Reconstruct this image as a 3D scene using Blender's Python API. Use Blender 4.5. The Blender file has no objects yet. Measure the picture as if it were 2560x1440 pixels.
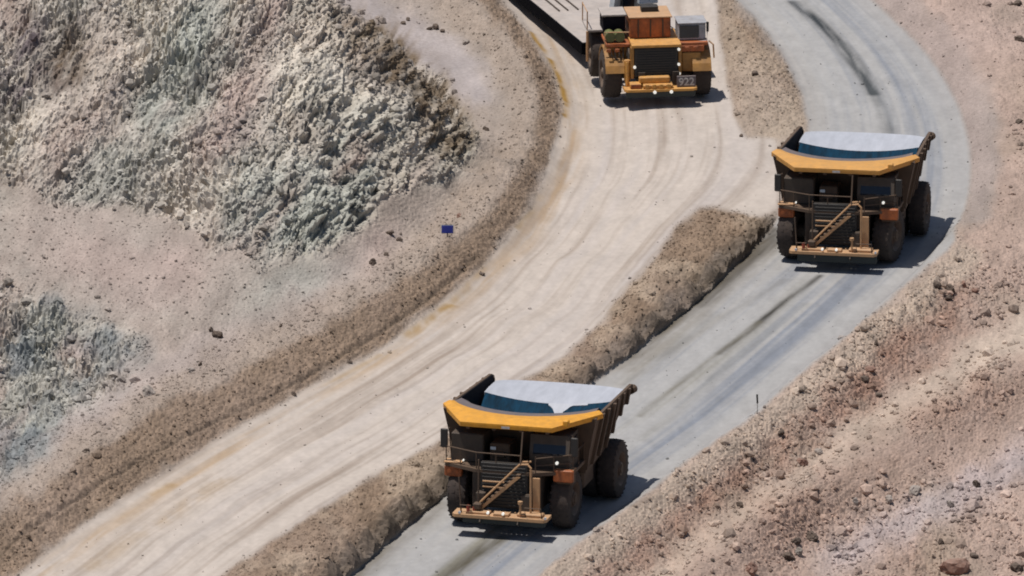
import bpy, math, random
import numpy as np
from mathutils import Vector, Matrix
random.seed(7); RNG = np.random.RandomState(11)
C = bpy.context.scene
# ------------------------------------------------------------------ camera, sky, sun
DIST, PITCH, FPX = 1000.0, math.radians(15.5), 47000.0        # metres, radians, focal length in photo pixels
CAM = np.array([0, -DIST*math.cos(PITCH), DIST*math.sin(PITCH)])
cd = bpy.data.cameras.new('camera'); cam = bpy.data.objects.new('camera', cd); C.collection.objects.link(cam)
cam.location = CAM; cam.rotation_euler = (math.pi/2-PITCH, 0, 0)
cd.sensor_width = 36; cd.lens = FPX/2560*36; cd.clip_start = 10; cd.clip_end = 6000
C.camera = cam
SUN_EL, TILT = math.radians(76), 0.25
w = bpy.data.worlds.new('World'); C.world = w; w.use_nodes = True
nt = w.node_tree; bg = nt.nodes['Background']; sky = nt.nodes.new('ShaderNodeTexSky')
sky.sky_type = 'NISHITA'; sky.sun_disc = False; sky.sun_elevation = SUN_EL; sky.sun_rotation = math.radians(-90)
nt.links.new(sky.outputs[0], bg.inputs[0]); bg.inputs[1].default_value = 0.068
sl = bpy.data.lights.new('sun', 'SUN'); so = bpy.data.objects.new('sun', sl); C.collection.objects.link(so)
sl.energy = 4.3; sl.angle = math.radians(0.5); sl.color = (1, .955, .90)
so.rotation_euler = Vector((TILT, 0.03, -1)).to_track_quat('-Z', 'Y').to_euler(); so.location = (-50, 0, 200)
C.view_settings.view_transform = 'Standard'; C.view_settings.look = 'None'
C.view_settings.exposure = 0; C.view_settings.gamma = 1; C.view_settings.use_curve_mapping = False
C.cycles.filter_width = 1.9

# ------------------------------------------------------------------ photo pixel <-> world
_F = np.array([0, math.cos(PITCH), -math.sin(PITCH)]); _U = np.array([0, math.sin(PITCH), math.cos(PITCH)])
def unproj(px, py, z):
    px = np.asarray(px, float); py = np.asarray(py, float); z = np.asarray(z, float)
    dx = (px-1280)/FPX; dy = (720-py)/FPX
    vy = _F[1]+dy*_U[1]; vz = _F[2]+dy*_U[2]
    t = (z-CAM[2])/vz
    return dx*t, CAM[1]+vy*t
def proj(X, Y, Z):
    ry = Y-CAM[1]; rz = Z-CAM[2]
    d = ry*_F[1]+rz*_F[2]; u = ry*_U[1]+rz*_U[2]
    return 1280+FPX*X/d, 720-FPX*u/d
# ------------------------------------------------------------------ numpy noise
_T = RNG.rand(256, 256)
def vnoise(x, y, seed=0):
    x = x+seed*17.31+1000; y = y+seed*9.77+1000
    xi = np.floor(x).astype(int); yi = np.floor(y).astype(int); fx = x-xi; fy = y-yi
    fx = fx*fx*(3-2*fx); fy = fy*fy*(3-2*fy)
    a = _T[xi & 255, yi & 255]; b = _T[(xi+1) & 255, yi & 255]; c = _T[xi & 255, (yi+1) & 255]; d = _T[(xi+1) & 255, (yi+1) & 255]
    return (a*(1-fx)+b*fx)*(1-fy)+(c*(1-fx)+d*fx)*fy
def fbm(x, y, n=4, seed=0, gain=.5):
    s = 0; a = 1; t = 0
    for i in range(n):
        ca, sa = math.cos(.9*i), math.sin(.9*i)
        s = s+a*(vnoise(x*ca-y*sa, x*sa+y*ca, seed+i*3)-.5); t += a; a *= gain; x = x*2.03; y = y*2.03
    return s/t*2
def cells(x, y, seed=0):
    """worley: distance to nearest jittered cell point, and its random id"""
    xi = np.floor(x).astype(int); yi = np.floor(y).astype(int); best = np.full(x.shape, 9.); bid = np.zeros(x.shape)
    for i in (-1, 0, 1):
        for j in (-1, 0, 1):
            a = (xi+i+seed*31) & 255; b = (yi+j+seed*57) & 255
            px = xi+i+_T[a, b]; py = yi+j+_T[b, a]
            d = np.hypot(px-x, py-y); m = d < best; best = np.where(m, d, best); bid = np.where(m, _T[(a*7) & 255, (b*13) & 255], bid)
    return best, bid
def facets(x, y, seed=0, tilt=1.):
    """broken blocks: every worley cell is a small tilted plane at its own height"""
    xi = np.floor(x).astype(int); yi = np.floor(y).astype(int); best = np.full(x.shape, 9.); h = np.zeros(x.shape); bid = np.zeros(x.shape)
    for i in (-1, 0, 1):
        for j in (-1, 0, 1):
            a = (xi+i+seed*31) & 255; b = (yi+j+seed*57) & 255
            dx = xi+i+_T[a, b]-x; dy = yi+j+_T[b, a]-y; d = abs(dx)+abs(dy)*.8+.3*np.maximum(abs(dx), abs(dy)); m = d < best
            q = _T[(a*7) & 255, (b*13) & 255]; g1 = _T[(a*3+9) & 255, (b*5) & 255]-.5; g2 = _T[(a*11) & 255, (b*3+4) & 255]-.5
            best = np.where(m, d, best); bid = np.where(m, q, bid); h = np.where(m, (q-.5)+tilt*(dx*g1*2+dy*g2*2), h)
    return h, bid
# ------------------------------------------------------------------ survey lines of the place (photo pixels), unprojected onto the ground
def dens(pts, step):
    out = []
    for (a, b) in zip(pts[:-1], pts[1:]):
        a = np.array(a, float); b = np.array(b, float); n = max(1, int(np.hypot(*(b-a)[:2])/step))
        for k in range(n): out.append(a+(b-a)*k/n)
    out.append(np.array(pts[-1], float)); return np.array(out)
ZRD = .7   # the grey road runs this much lower than the pale one near the viewer
def zr(py): return -ZRD*np.clip((np.asarray(py, float)-700)/350, 0, 1)
LL = [(1180,-160),(1230,-60),(1262,0),(1330,90),(1385,180),(1408,260),(1400,330),(1370,420),(1330,520),(1290,570),(1200,680),(1090,770),(960,870),(850,930),(700,1010),(530,1110),(350,1220),(200,1320),(60,1430),(-60,1530)]
LC = [(1080,-160),(1140,-60),(1190,10),(1270,90),(1320,170),(1345,250),(1330,340),(1290,440),(1230,520),(1140,600),(1020,680),(900,760),(770,830),(600,915),(440,1000),(290,1090),(120,1200),(-40,1310)]
LO = [(960,-160),(1020,-60),(1080,20),(1170,90),(1240,170),(1275,250),(1250,340),(1190,430),(1100,530),(1010,610),(880,690),(740,760),(600,830),(450,915),(300,1000),(150,1100),(0,1200),(-150,1300)]
# right-hand road: left edge, crest of the berm that hides its far right edge
RL = [(1690,-160),(1780,-60),(1845,0),(1900,60),(1960,140),(2000,220),(2022,300),(2020,350)]
RL2 = [(1960,545),(1935,568),(1850,632),(1750,722),(1650,802),(1560,882),(1480,945),(1370,1030),(1240,1120),(1120,1205),(1010,1292),(920,1372),(840,1440),(740,1530)]
RC = [(2130,-160),(2240,-60),(2300,10),(2370,75),(2430,160),(2475,240),(2500,320),(2505,400),(2490,480),(2450,545),(2390,605),(2320,665),(2245,725),(2110,845),(1990,940),(1890,1035),(1755,1122),(1640,1213),(1540,1285),(1450,1352),(1340,1440),(1220,1540)]
RS = [(1960,-160),(2080,-60),(2150,0),(2240,75),(2320,165),(2372,255),(2402,340),(2412,430),(2405,520),(2385,560)]   # right edge of the bend, seen over the open shoulder
P = []   # X, Y, Z control points
def add(px, py, z):
    x, y = unproj(px, py, z); P.append((float(x), float(y), float(z)))
def gdens(pts, z, m=3.0):
    """resample a photo line every m metres of ground"""
    fine = dens(pts, 6); zz = np.array([float(z(q[1])) if callable(z) else (q[2] if len(q) > 2 else z) for q in fine])
    x, y = unproj(fine[:, 0], fine[:, 1], zz); acc = np.concatenate([[0], np.cumsum(np.hypot(np.diff(x), np.diff(y)))])
    t = np.linspace(0, acc[-1], max(2, int(acc[-1]/m)+1)); return np.stack([np.interp(t, acc, x), np.interp(t, acc, y), np.interp(t, acc, zz)], 1)
def addl(pts, z, step=3.0):
    P.extend(map(tuple, gdens(pts, z, step)))
addl(LL, 0); addl(LC, 1.2); addl(LO, .35)
for q in [(1480,330),(1500,480),(1560,560),(1620,250),(1420,650),(1300,800),(1150,900),(1000,1000),(800,1120),(600,1250),(400,1350),(250,1480),(1400,900),(1250,1000),(1050,1110),(800,1230),(600,1370),(1600,380),(1700,330),(1750,430),(1850,450),(1900,380),(1880,500),(1500,700),(1500,100),(1400,-100),(1560,-60),(1650,60),(1700,200)]: add(*q, 0)
# island between the roads (lower): left foot, crest, road bank foot
IL = [(1745,520),(1690,560),(1630,650),(1560,730),(1490,815),(1400,895),(1300,950),(1180,1040),(1080,1115),(950,1180),(800,1270),(660,1365),(550,1440),(430,1530)]
addl(IL, 0)
IC = [(1800,535,.45),(1740,595,1.1),(1660,680,1.2),(1580,765,1.0),(1510,840,.6),(1440,905,.4),(1330,985,.3),(1200,1080,.4),(1110,1140,.8),(1000,1220,.9),(900,1300,.9),(800,1375,.9),(700,1450,.9),(600,1540,.9)]
addl(IC, 0)
IR = [(1925,548,.35),(1845,606,.95),(1745,692,1.1),(1645,774,.85),(1555,860,.45),(1475,928,.1),(1365,1018,-.2),(1235,1108,-.1),(1118,1182,.25),(1005,1262,.45),(915,1340,.5),(835,1408,.5),(735,1498,.5)]
addl(IR, 0, 1.8)
IRg = gdens(IR, 0, 1.0)
addl(RL2, zr)
# island at the top
addl([(1740,-100),(1790,10),(1800,100),(1815,200),(1835,290),(1860,345)], 0)
addl([(1780,-60,.6),(1835,30,.8),(1880,110,.8),(1915,200,.6),(1935,280,.3)], 0)
addl(RL, lambda y: 0)
for q in [(2000,0),(2100,100),(2180,220),(2240,330),(2280,420),(2200,560),(2150,650),(2050,400),(2080,520)]: add(*q, 0)
for q in [(2000,760),(1850,880),(1700,1010),(1560,1130),(1350,1240),(1250,1340),(1130,1420),(1700,850),(1900,720),(1960,860),(1760,1030),(1000,1520)]: add(*q, float(zr(q[1])))
addl(RS, 0)
addl([q for q in RC if q[1] < 560], .9)
def rcz(py): return zr(py)+.85
addl([q for q in RC if q[1] >= 560], rcz, 1.6)
# hidden road-side foot of that berm
lo = gdens([q for q in RC if q[1] >= 600], rcz, 1.6)
for a, b in zip(lo[:-1], lo[1:]):
    n = np.array([-(b[1]-a[1]), b[0]-a[0]]); n /= np.hypot(*n); n = n if n[0] < 0 else -n
    if int(a[1]) % 2: P.append((a[0]+n[0]*4, a[1]+n[1]*4, a[2]-.85))
# slopes right of the road, stepping down towards the viewer
addl([(2560,560,.3),(2480,640,.3),(2420,720,.1),(2330,810,-.1),(2190,910,-.3),(2060,1010,-.5),(1930,1100,-.6),(1800,1190,-.7),(1680,1280,-.8),(1580,1360,-.8),(1480,1440,-.8),(1400,1520,-.8)], 0)
addl([(2700,760,-.7),(2560,800,-.8),(2440,860,-1.),(2330,940,-1.2),(2155,1060,-1.5),(2030,1150,-1.7),(1830,1290,-1.8),(1640,1430,-1.8),(1540,1520,-1.8)], 0)
addl([(2700,850,-.2),(2560,925,-.4),(2420,988,-.55),(2260,1068,-.75),(2100,1165,-.9),(1930,1278,-1.),(1760,1408,-1.),(1650,1520,-1.)], 0)
addl([(2700,990,-1.9),(2560,1080,-2.1),(2400,1170,-2.3),(2250,1240,-2.5),(2100,1310,-2.6),(1960,1420,-2.7),(1850,1530,-2.7)], 0)
addl([(2700,1070,-2.0),(2560,1150,-2.2),(2400,1240,-2.5),(2250,1320,-2.7),(2100,1420,-2.8)], 0)
addl([(2700,1300,-3.2),(2500,1400,-3.4),(2350,1500,-3.5)], 0)
for q in [(2700,300,.3),(2600,100,.4),(2560,300,.3),(2500,0,.5),(2400,-100,.6),(2620,450,.3),(2560,680,0.),(2700,600,0)]: add(*q)
# terrace at the top left, hill spur below it
for q in [(900,-60,.4),(960,20,.4),(1010,90,.4),(1100,170,.4),(1150,240,.4),(1210,300,.4),(1000,-20,.4),(1060,80,.4)]: add(*q)
crest = [(600,-160,13),(720,-90,11.5),(850,-5,9.5),(930,60,8.2),(990,108,7.4),(1050,160,6.2),(1110,220,5.0),(1150,290,3.6),(1182,350,2.4)]
addl([q for q in crest], 0, 3)
for q in dens(crest, 60):
    x, y = unproj(q[0], q[1], q[2]); P.append((x+1.6, y+3.0, max(.5, q[2]-3.4))); P.append((x+3.2, y+7.5, .4))
addl([(1165,420,1.5),(1110,490,.9),(1030,560,.7),(940,640,.7),(860,700,.8)], 0)
for q in [(1000,450,2.2),(1080,380,2.8),(940,540,1.5),(880,600,1.3),(1000,300,4.6),(900,380,4.2),(800,480,3.4),(700,570,2.6),(650,645,1.8),(820,660,1.2),
          (500,610,2.4),(560,560,3.2),(600,450,4.9),(700,330,6.0),(800,200,7.4),(850,100,8.4),(450,520,3.4),(350,530,3.2),(250,520,3.2),(100,480,3.9),(0,440,4.4),(-120,420,4.6),
          (400,400,5.2),(250,380,5.4),(100,350,5.9),(500,250,7.4),(300,220,7.8),(100,200,8.1),(-120,250,7.6),(600,100,9.3),(400,50,10.3),(200,30,10.6),(0,30,10.6),(-120,50,10.6),(500,-80,12),(200,-120,12.6),(-120,-120,12.8),
          (400,-260,15),(0,-260,15),(650,700,1.4),(500,690,1.9),(350,640,2.3),(200,600,2.7),(50,560,3.2),(-100,540,3.3),(750,750,.7),(600,790,.6),(450,760,1.2),(300,700,1.8),(150,670,2.2),(0,640,2.6),(-120,640,2.5),
          (450,860,.3),(400,820,.8),(360,880,.3),(300,800,1.),(200,760,1.6),(50,720,2.0),(-100,710,2.1),(300,920,-.2),(200,900,.0),(100,850,.6),(-50,850,.5),(200,1020,-.7),(100,1000,-.8),(0,980,-.9),(-120,980,-1),
          (80,1100,-.8),(0,1130,-1.2),(-120,1180,-1.4),(-120,1080,-1.5)]: add(*q)
for x, y, z in [(-60,-60,0),(-60,-20,-2),(60,-80,-5),(70,0,-3),(60,80,0),(0,100,0),(-70,60,16),(-80,10,6),(0,-100,0),(-20,90,6)]: P.append((x, y, z))
P = np.array(P)
CQ = .95
def kern(d2): return np.sqrt(d2+CQ*CQ)
n = len(P)
D2 = (P[:, None, 0]-P[None, :, 0])**2+(P[:, None, 1]-P[None, :, 1])**2
A = np.zeros((n+3, n+3)); A[:n, :n] = kern(D2)-np.eye(n)*.12; A[:n, n] = 1; A[n, :n] = 1; A[:n, n+1:] = P[:, :2]; A[n+1:, :n] = P[:, :2].T
SOL = np.linalg.solve(A, np.concatenate([P[:, 2], [0, 0, 0]]))
def base_z(X, Y):
    sh = X.shape; X = X.ravel(); Y = Y.ravel(); Z = np.empty(X.size)
    for i in range(0, X.size, 20000):
        x = X[i:i+20000]; y = Y[i:i+20000]
        Z[i:i+20000] = kern((x[:, None]-P[None, :, 0])**2+(y[:, None]-P[None, :, 1])**2) @ SOL[:n]+SOL[n]+SOL[n+1]*x+SOL[n+2]*y
    return Z.reshape(sh)
# ------------------------------------------------------------------ zones, rasterised once and looked up for each ground vertex
RX0, RY0, RST = -240, -240, 5
rx = np.arange(RX0, 2810, RST); ry = np.arange(RY0, 1690, RST); GX, GY = np.meshgrid(rx, ry)
def inside(poly, X, Y):
    r = np.zeros(X.shape, bool); m = len(poly)
    for i in range(m):
        x1, y1 = poly[i][:2]; x2, y2 = poly[(i+1) % m][:2]
        if y1 == y2: continue
        c = ((y1 > Y) != (y2 > Y)) & (X < (x2-x1)*(Y-y1)/(y2-y1)+x1); r ^= c
    return r
def blur(a, k):
    for _ in range(2):
        for ax in (0, 1):
            c = np.cumsum(np.pad(a, [(k+1, k) if q == ax else (0, 0) for q in (0, 1)], mode='edge'), axis=ax)
            a = (np.take(c, range(2*k+1, c.shape[ax]), axis=ax)-np.take(c, range(0, c.shape[ax]-2*k-1), axis=ax))/(2*k+1)
    return a
def mask(poly, k=2): return blur(inside(poly, GX, GY).astype(float), k)
def blob(cx, cy, r, sx=1, ang=0):
    a = math.radians(ang); u = (GX-cx)*math.cos(a)+(GY-cy)*math.sin(a); v = -(GX-cx)*math.sin(a)+(GY-cy)*math.cos(a)
    return np.exp(-((u/(r*sx))**2+(v/r)**2))
def samp(R, px, py):
    fx = np.clip((px-RX0)/RST, 0, R.shape[1]-1.001); fy = np.clip((py-RY0)/RST, 0, R.shape[0]-1.001)
    i = fx.astype(int); j = fy.astype(int); u = fx-i; v = fy-j
    return (R[j, i]*(1-u)+R[j, i+1]*u)*(1-v)+(R[j+1, i]*(1-u)+R[j+1, i+1]*u)*v
Z = {}
Z['lroad'] = mask([q for q in LL]+[(430,1690)]+IL[::-1]+[(1800,520),(1900,540),(1945,520),(1940,350),(1860,345),(1835,290),(1815,200),(1800,100),(1790,10),(1740,-240),(1150,-240)], 1)
Z['rroad'] = mask(RL+[(1990,420),(1960,545)]+RL2+[(740,1690),(1200,1690)]+[q for q in RC if q[1] >= 560][::-1]+RS[::-1]+[(1960,-240),(1650,-240)], 1)
Z['shoulder'] = mask(RS+[(2450,545)]+[q for q in RC if q[1] < 545][::-1], 3)
Z['berm'] = mask(LL+LC[::-1], 2)
Z['bermo'] = mask(LC+LO[::-1], 3)
Z['island'] = mask(IL+[(740,1530)]+[(q[0], q[1]) for q in IR][::-1], 2)
Z['bank'] = mask([(q[0]-8, q[1]-10) for q in IR]+[(q[0]+6, q[1]+6) for q in RL2[::-1]], 2)
Z['island'] = np.maximum(Z['island'], mask([(1740,-240),(1790,10),(1800,100),(1815,200),(1835,290),(1860,345),(2020,350),(2022,300),(2000,220),(1960,140),(1900,60),(1845,0),(1700,-240)], 3)*np.clip((352-GY)/75, 0, 1))
Z['hill'] = mask([(-240,440),(0,455),(90,470),(130,505),(250,525),(380,520),(430,560),(490,575),(520,620),(580,640),(640,665),(690,640),(770,640),(850,600),(900,560),(950,500),(1050,470),(1120,450),(1170,400),(1190,350),(1150,270),(1110,215),(1050,155),(990,105),(930,60),(850,0),(560,-240),(-240,-240)], 3)
Z['low'] = mask([(-240,690),(0,710),(120,740),(230,790),(360,830),(370,890),(310,940),(230,1010),(140,1080),(60,1170),(-240,1330)], 4)
Z['fan'] = mask([(-240,470),(0,480),(120,520),(250,540),(420,560),(520,630),(640,680),(850,640),(800,700),(700,760),(560,800),(400,810),(250,770),(100,720),(-240,690)], 5)
Z['terrace'] = mask([(560,-240),(850,0),(990,105),(1110,215),(1150,250),(1220,260),(1240,200),(1150,120),(1080,60),(960,0),(800,-240)], 3)
Z['slope'] = mask([q for q in RC]+[(1220,1690),(2810,1690),(2810,-240),(2000,-240)], 2)
Z['track'] = mask([(2700,730),(2560,775),(2330,930),(2155,1040),(2020,1130),(1830,1270),(1600,1420),(1500,1540),(1600,1540),(1700,1420),(1860,1300),(2060,1160),(2200,1070),(2350,990),(2560,880),(2700,800)], 6)
Z['band1'] = mask([(q[0]+80, q[1]+50) for q in RC if q[1] > 640]+[(1480,1540),(1600,1415),(1800,1270),(2010,1120),(2160,1020),(2330,915),(2420,850),(2430,760)], 6)
Z['band2'] = mask([(2700,830),(2560,900),(2380,1000),(2200,1090),(2060,1180),(1880,1310),(1700,1450),(1600,1560),(1850,1560),(1960,1400),(2090,1280),(2300,1200),(2560,1050),(2700,960)], 6)
Z['wedge'] = mask([(1790,-240),(1800,0),(1810,100),(1822,200),(1838,290),(1860,345),(2020,350),(2016,300),(1992,230),(1965,200),(1900,180),(1850,120),(1830,-20)], 4)
Z['crestband'] = mask([q for q in RC if q[1] > 560]+[(q[0]+75, q[1]+45) for q in RC if q[1] > 560][::-1], 3)
Z['rub'] = np.clip(sum(blob(*b) for b in [(2370,725,70,1.4,0),(2250,800,40,2,-40),(2150,930,60,1.6,-60),(2090,1000,40,1,0),(1920,1080,70,1.5,-35),(2010,1145,50,2,-40),(1790,1200,60,1.8,-40),(2480,760,40,2,-30),(2130,1290,60,2.6,-25),(2330,1240,50,2.5,-30),(2020,1370,70,1.4,-40),(1930,1330,50,2,-30),(2470,1180,60,2,-25),(2420,1300,70,2,-20),(2300,1400,90,1.6,-10),(2180,1400,70,1.5,0),(2530,1380,80,1,0),(2420,1010,40,2.5,-28),(2540,700,50,1,0),(2500,900,40,2,-28),(1560,1400,60,2,-42)]), 0, 1)
Z['red'] = np.clip(.8*blob(1930,1130,90,1.5,-38)+.8*blob(1790,1240,75,1.7,-38)+.7*blob(2250,860,60,1.5,-38)+.8*blob(1640,1370,70,1.6,-42)+.8*blob(2420,1000,60,2.4,-28)+.8*blob(1980,1310,80,1.5,-35)+.5*blob(2150,990,50)+.5*blob(2300,1420,70), 0, 1)
Z['dirt'] = np.clip(.7*blob(2130,950,80,1.6,-38)+.6*blob(2310,770,60,2,-38), 0, 1)
Z['lilac'] = np.clip(mask([(2700,1040),(2560,1110),(2400,1190),(2130,1330),(2000,1440),(2100,1440),(2250,1350),(2450,1250),(2700,1140)], 5)+.8*mask([(1010,600),(880,690),(740,760),(600,830),(450,915),(300,1000),(150,1100),(0,1200),(-150,1300),(-150,1200),(0,1110),(150,1020),(350,930),(520,840),(700,760),(880,650)], 6), 0, 1)
green = sum(s*blob(x, y, r, sx, a) for x, y, r, sx, a, s in [(380,330,110,1.8,-55,.9),(250,450,90,1.5,-20,.9),(450,180,70,1.8,-55,.7),(850,420,130,1.4,-30,.9),(560,130,60,1.5,-55,.5),(700,560,120,1.6,20,.8),(600,590,70,1,0,.6),(780,620,60,1.6,0,.5),(520,30,60,1.5,-55,.8),(180,900,140,1.4,-30,1),(50,800,90,1,0,1),(60,1040,90,1.4,-30,.8),(350,600,90,1.7,10,.5),(740,690,90,1.8,-25,.7),(880,540,50,1.5,-50,.7),(1030,590,40,1.8,-45,.5),(1210,320,60,1.7,-50,.5),(0,1200,70,1.5,-30,.6)])
pink = sum(s*blob(x, y, r, sx, a) for x, y, r, sx, a, s in [(600,240,60,1.8,-55,.9),(530,360,50,1.4,-50,.8),(680,30,45,1.8,-60,1),(250,60,80,1,0,.6),(180,360,70,2,-50,.6),(330,660,120,1.4,10,.7),(120,590,140,1.2,0,.6),(950,620,40,1.6,-60,.7),(190,880,40,1,0,.8),(2500,60,120,1,0,.6),(2350,100,90,2,55,.5),(420,720,120,1.4,0,.5)])
purple = sum(s*blob(x, y, r, sx, a) for x, y, r, sx, a, s in [(60,110,90,1.2,-50,1),(150,200,60,1.4,-50,.6),(610,350,30,2,-65,1),(20,250,60,1,0,.6),(1010,180,60,1.4,45,.45),(310,225,40,1.5,-60,.5)])
brown = sum(s*blob(x, y, r, sx, a) for x, y, r, sx, a, s in [(1120,320,65,1.4,60,1.),(1060,230,50,2,50,.8),(930,100,70,1.8,35,.9),(1000,160,50,1.6,45,.8),(180,150,60,1.5,-50,.7),(1000,420,80,1.5,-50,.3)])
Z['green'] = np.clip(green, 0, 1); Z['pink'] = np.clip(pink, 0, 1); Z['purple'] = np.clip(purple, 0, 1); Z['brown'] = np.clip(brown, 0, 1)
def near_line(pts, X, Y):
    """distance to a polyline and its arc length, in metres of ground"""
    best = np.full(X.shape, 1e9); s = np.zeros(X.shape); acc = 0.
    for a, b in zip(pts[:-1], pts[1:]):
        d = b-a; L = np.hypot(*d)
        t = np.clip(((X-a[0])*d[0]+(Y-a[1])*d[1])/(L*L), 0, 1); q = np.hypot(X-a[0]-t*d[0], Y-a[1]-t*d[1]); m = q < best
        best = np.where(m, q, best); s = np.where(m, acc+t*L, s); acc += L
    return best, s
def ground_line(pts, z):
    q = np.array([(a[0], a[1]) for a in pts], float); zz = z(q[:, 1]) if callable(z) else np.full(len(q), float(z))
    return np.stack(unproj(q[:, 0], q[:, 1], zz), 1)
# ------------------------------------------------------------------ the ground grid
def axis(lo, hi, step, far):
    c = list(np.arange(lo, hi+step*.5, step)); out = []
    v = hi; s = step
    while v < far: s *= 1.35; v += s; out.append(v)
    neg = []; v = lo; s = step
    while v > -far: s *= 1.35; v -= s; neg.append(v)
    return np.array(neg[::-1]+c+out)
ax = axis(-31, 31, .088, 350); ay = axis(-66, 70, .125, 350)
X, Y = np.meshgrid(ax, ay); NY, NX = X.shape
ZB = base_z(X, Y)
far = np.clip((np.hypot(np.maximum(abs(X)-40, 0), np.maximum(abs(Y)-80, 0)))/60, 0, 1)
ZB = ZB*(1-far)+far*np.where(X < -20, 6, np.where(X > 20, -4, 0))
W = ZB*math.cos(PITCH)+Y*math.sin(PITCH)                      # height up the view of the slope, used to lay rock texture on steep faces
px, py = proj(X, Y, ZB)
jx = px+fbm(X*.9, W*.9, 3, 1)*26; jy = py+fbm(X*.9, W*.9, 3, 2)*26
sx = px+fbm(X*1.3, W*1.3, 3, 3)*7; sy = py+fbm(X*1.3, W*1.3, 3, 4)*5
V = {k: samp(Z[k], *( (sx, sy) if k in ('lroad', 'rroad', 'bank') else (jx, jy))) for k in Z}
road = np.clip(V['lroad']+V['rroad'], 0, 1)
nr = 1-road
hill = np.clip(V['hill']+.8*V['low'], 0, 1)*nr
terr = V['terrace']*nr*(1-V['hill'])
fan = V['fan']*nr*(1-V['hill'])
ber = np.clip(V['berm']+V['island']+V['bank']+.5*V['bermo'], 0, 1)*nr
slo = np.clip(V['slope'], 0, 1)*nr
# rock relief
th = math.radians(54); ua = X*math.cos(th)+W*math.sin(th); ub = -X*math.sin(th)+W*math.cos(th)
wob = fbm(X*.5, W*.5, 3, 21)*.8
ub = ub+wob*.6; c1, i1 = facets(ua*1.2, ub*2.5, 1); c2, i2 = facets(ua*2.7+.3*fbm(ub*3, ua, 2, 22), ub*5.2, 2); c3, i3 = facets(ua*5.0, ub*8.2, 3)
amp = .35+.75*np.clip(.5+1.3*fbm(X*.35, W*.35, 3, 31), 0, 1)
amp = amp*(1+.15*V['low']+.3*V['brown']-.35*V['purple'])
pit = np.clip((i2-.80)*8, 0, 1)+.7*np.clip((i3-.84)*8, 0, 1)
rel_h = .5*fbm(ua*.35, ub*.6, 3, 5)+.5*amp*fbm(ua*.8, ub*1.6, 3, 8)+amp*(.32*c1+.32*c2+.22*c3-.26*pit)
k1, j1 = cells(X*3.2, W*4.2, 5); k2, j2 = cells(X*6.5, W*8.5, 6)
pat = np.clip(.5+1.6*fbm(X*.6, W*.6, 3, 41), 0, 1)
rel_s = .16*fbm(X*.8, W*1.2, 3, 7)+.12*(.5-k1)*pat+.16*(j1-.5)*pat*(j1 > .6)+.10*(.5-k2)+.10*(j2-.5)*(j2 > .65)
rel_b = .12*fbm(X*1.1, W*1.6, 3, 9)+.10*(.5-k1)+.09*(.5-k2)+.10*(j2-.5)*(j2 > .6)
rel_f = .05*fbm(X*1.5, W*2.5, 4, 11)+.05*(j2-.5)*(j2 > .65)+.04*(.5-k2)
redw = np.clip(V['red']+V['dirt'], 0, 1)
gy, gx = np.gradient(ZB, ay, ax); gl = np.sqrt(1+gx*gx+gy*gy); NXv, NYv, NZv = -gx/gl, -gy/gl, 1/gl
DN = hill*rel_h*(1-far)
Zd = ZB+slo*(rel_s*(.6+.9*redw+.5*V['rub'])*(1-.75*V['track']))+ber*rel_b+fan*rel_f+terr*.01*fbm(X, W, 2, 6)
Zd += (nr-hill-slo-ber-fan-terr).clip(0, 1)*(rel_b*.6)
Zd += .012*fbm(X*.8, Y*.5, 3, 13)*road
# the island is cut to a near vertical, slightly undercut bank on the side of the grey road
near = (X > IRg[:, 0].min()-4) & (X < IRg[:, 0].max()+4) & (Y > IRg[:, 1].min()-4) & (Y < IRg[:, 1].max()+2)
xn, yn = X[near], Y[near]; bd_ = np.full(xn.shape, 9.); sd = np.full(xn.shape, -9.); tz = np.zeros(xn.shape); tt = np.zeros(xn.shape)
for a, b in zip(IRg[:-1], IRg[1:]):
    d = b[:2]-a[:2]; L2 = d@d; t = np.clip(((xn-a[0])*d[0]+(yn-a[1])*d[1])/L2, 0, 1); q = np.hypot(xn-a[0]-t*d[0], yn-a[1]-t*d[1]); m = q < bd_
    cr = d[0]*(yn-a[1])-d[1]*(xn-a[0]); bd_ = np.where(m, q, bd_); sd = np.where(m, np.sign(cr)*q, sd); tz = np.where(m, a[2]+(b[2]-a[2])*t, tz)
sd = sd+.14*fbm(xn*2.6, yn*.8, 4, 95)+.05*fbm(xn*7, yn*3, 2, 94); zroad = zr(py[near]); hgt = np.maximum(tz-zroad, 0)
zc = np.where(sd > 0, zroad+(tz-zroad)*np.clip(1-sd/.30, 0, 1)+.22*fbm(xn*3.2, yn*1.6, 3, 93)*np.exp(-((sd-.1)/.28)**2), Zd[near]); wgt = np.clip(1-(np.abs(sd)-1.2)/.8, 0, 1)*(sd > 0)
Zd[near] = Zd[near]*(1-wgt)+zc*wgt
Zd[near] += (.10*(.5-k1[near])+.10*(j2[near]-.5))*np.exp(-((sd+.3)/.5)**2)*np.clip(hgt*2, 0, 1)
BANKX = np.zeros(X.shape); BANKX[near] = .30*np.clip(hgt, 0, 1.2)*np.exp(-(np.abs(sd+.1)/.32)**2)*np.clip((Zd[near]-zroad)/np.maximum(hgt, .1), 0, 1)
def smooth_line(q, m=1.0, k=7):
    acc = np.concatenate([[0], np.cumsum(np.hypot(np.diff(q[:, 0]), np.diff(q[:, 1])))]); t = np.linspace(0, acc[-1], int(acc[-1]/m))
    g = np.stack([np.interp(t, acc, q[:, 0]), np.interp(t, acc, q[:, 1])], 1)
    gp = np.pad(g, ((k, k), (0, 0)), mode='reflect', reflect_type='odd'); c = np.cumsum(np.pad(gp, ((1, 0), (0, 0))), 0); return (c[2*k+1:]-c[:-2*k-1])/(2*k+1)
gRL = smooth_line(ground_line(RL+[(1990,420),(1960,545)]+RL2[1:], zr)); 
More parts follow.
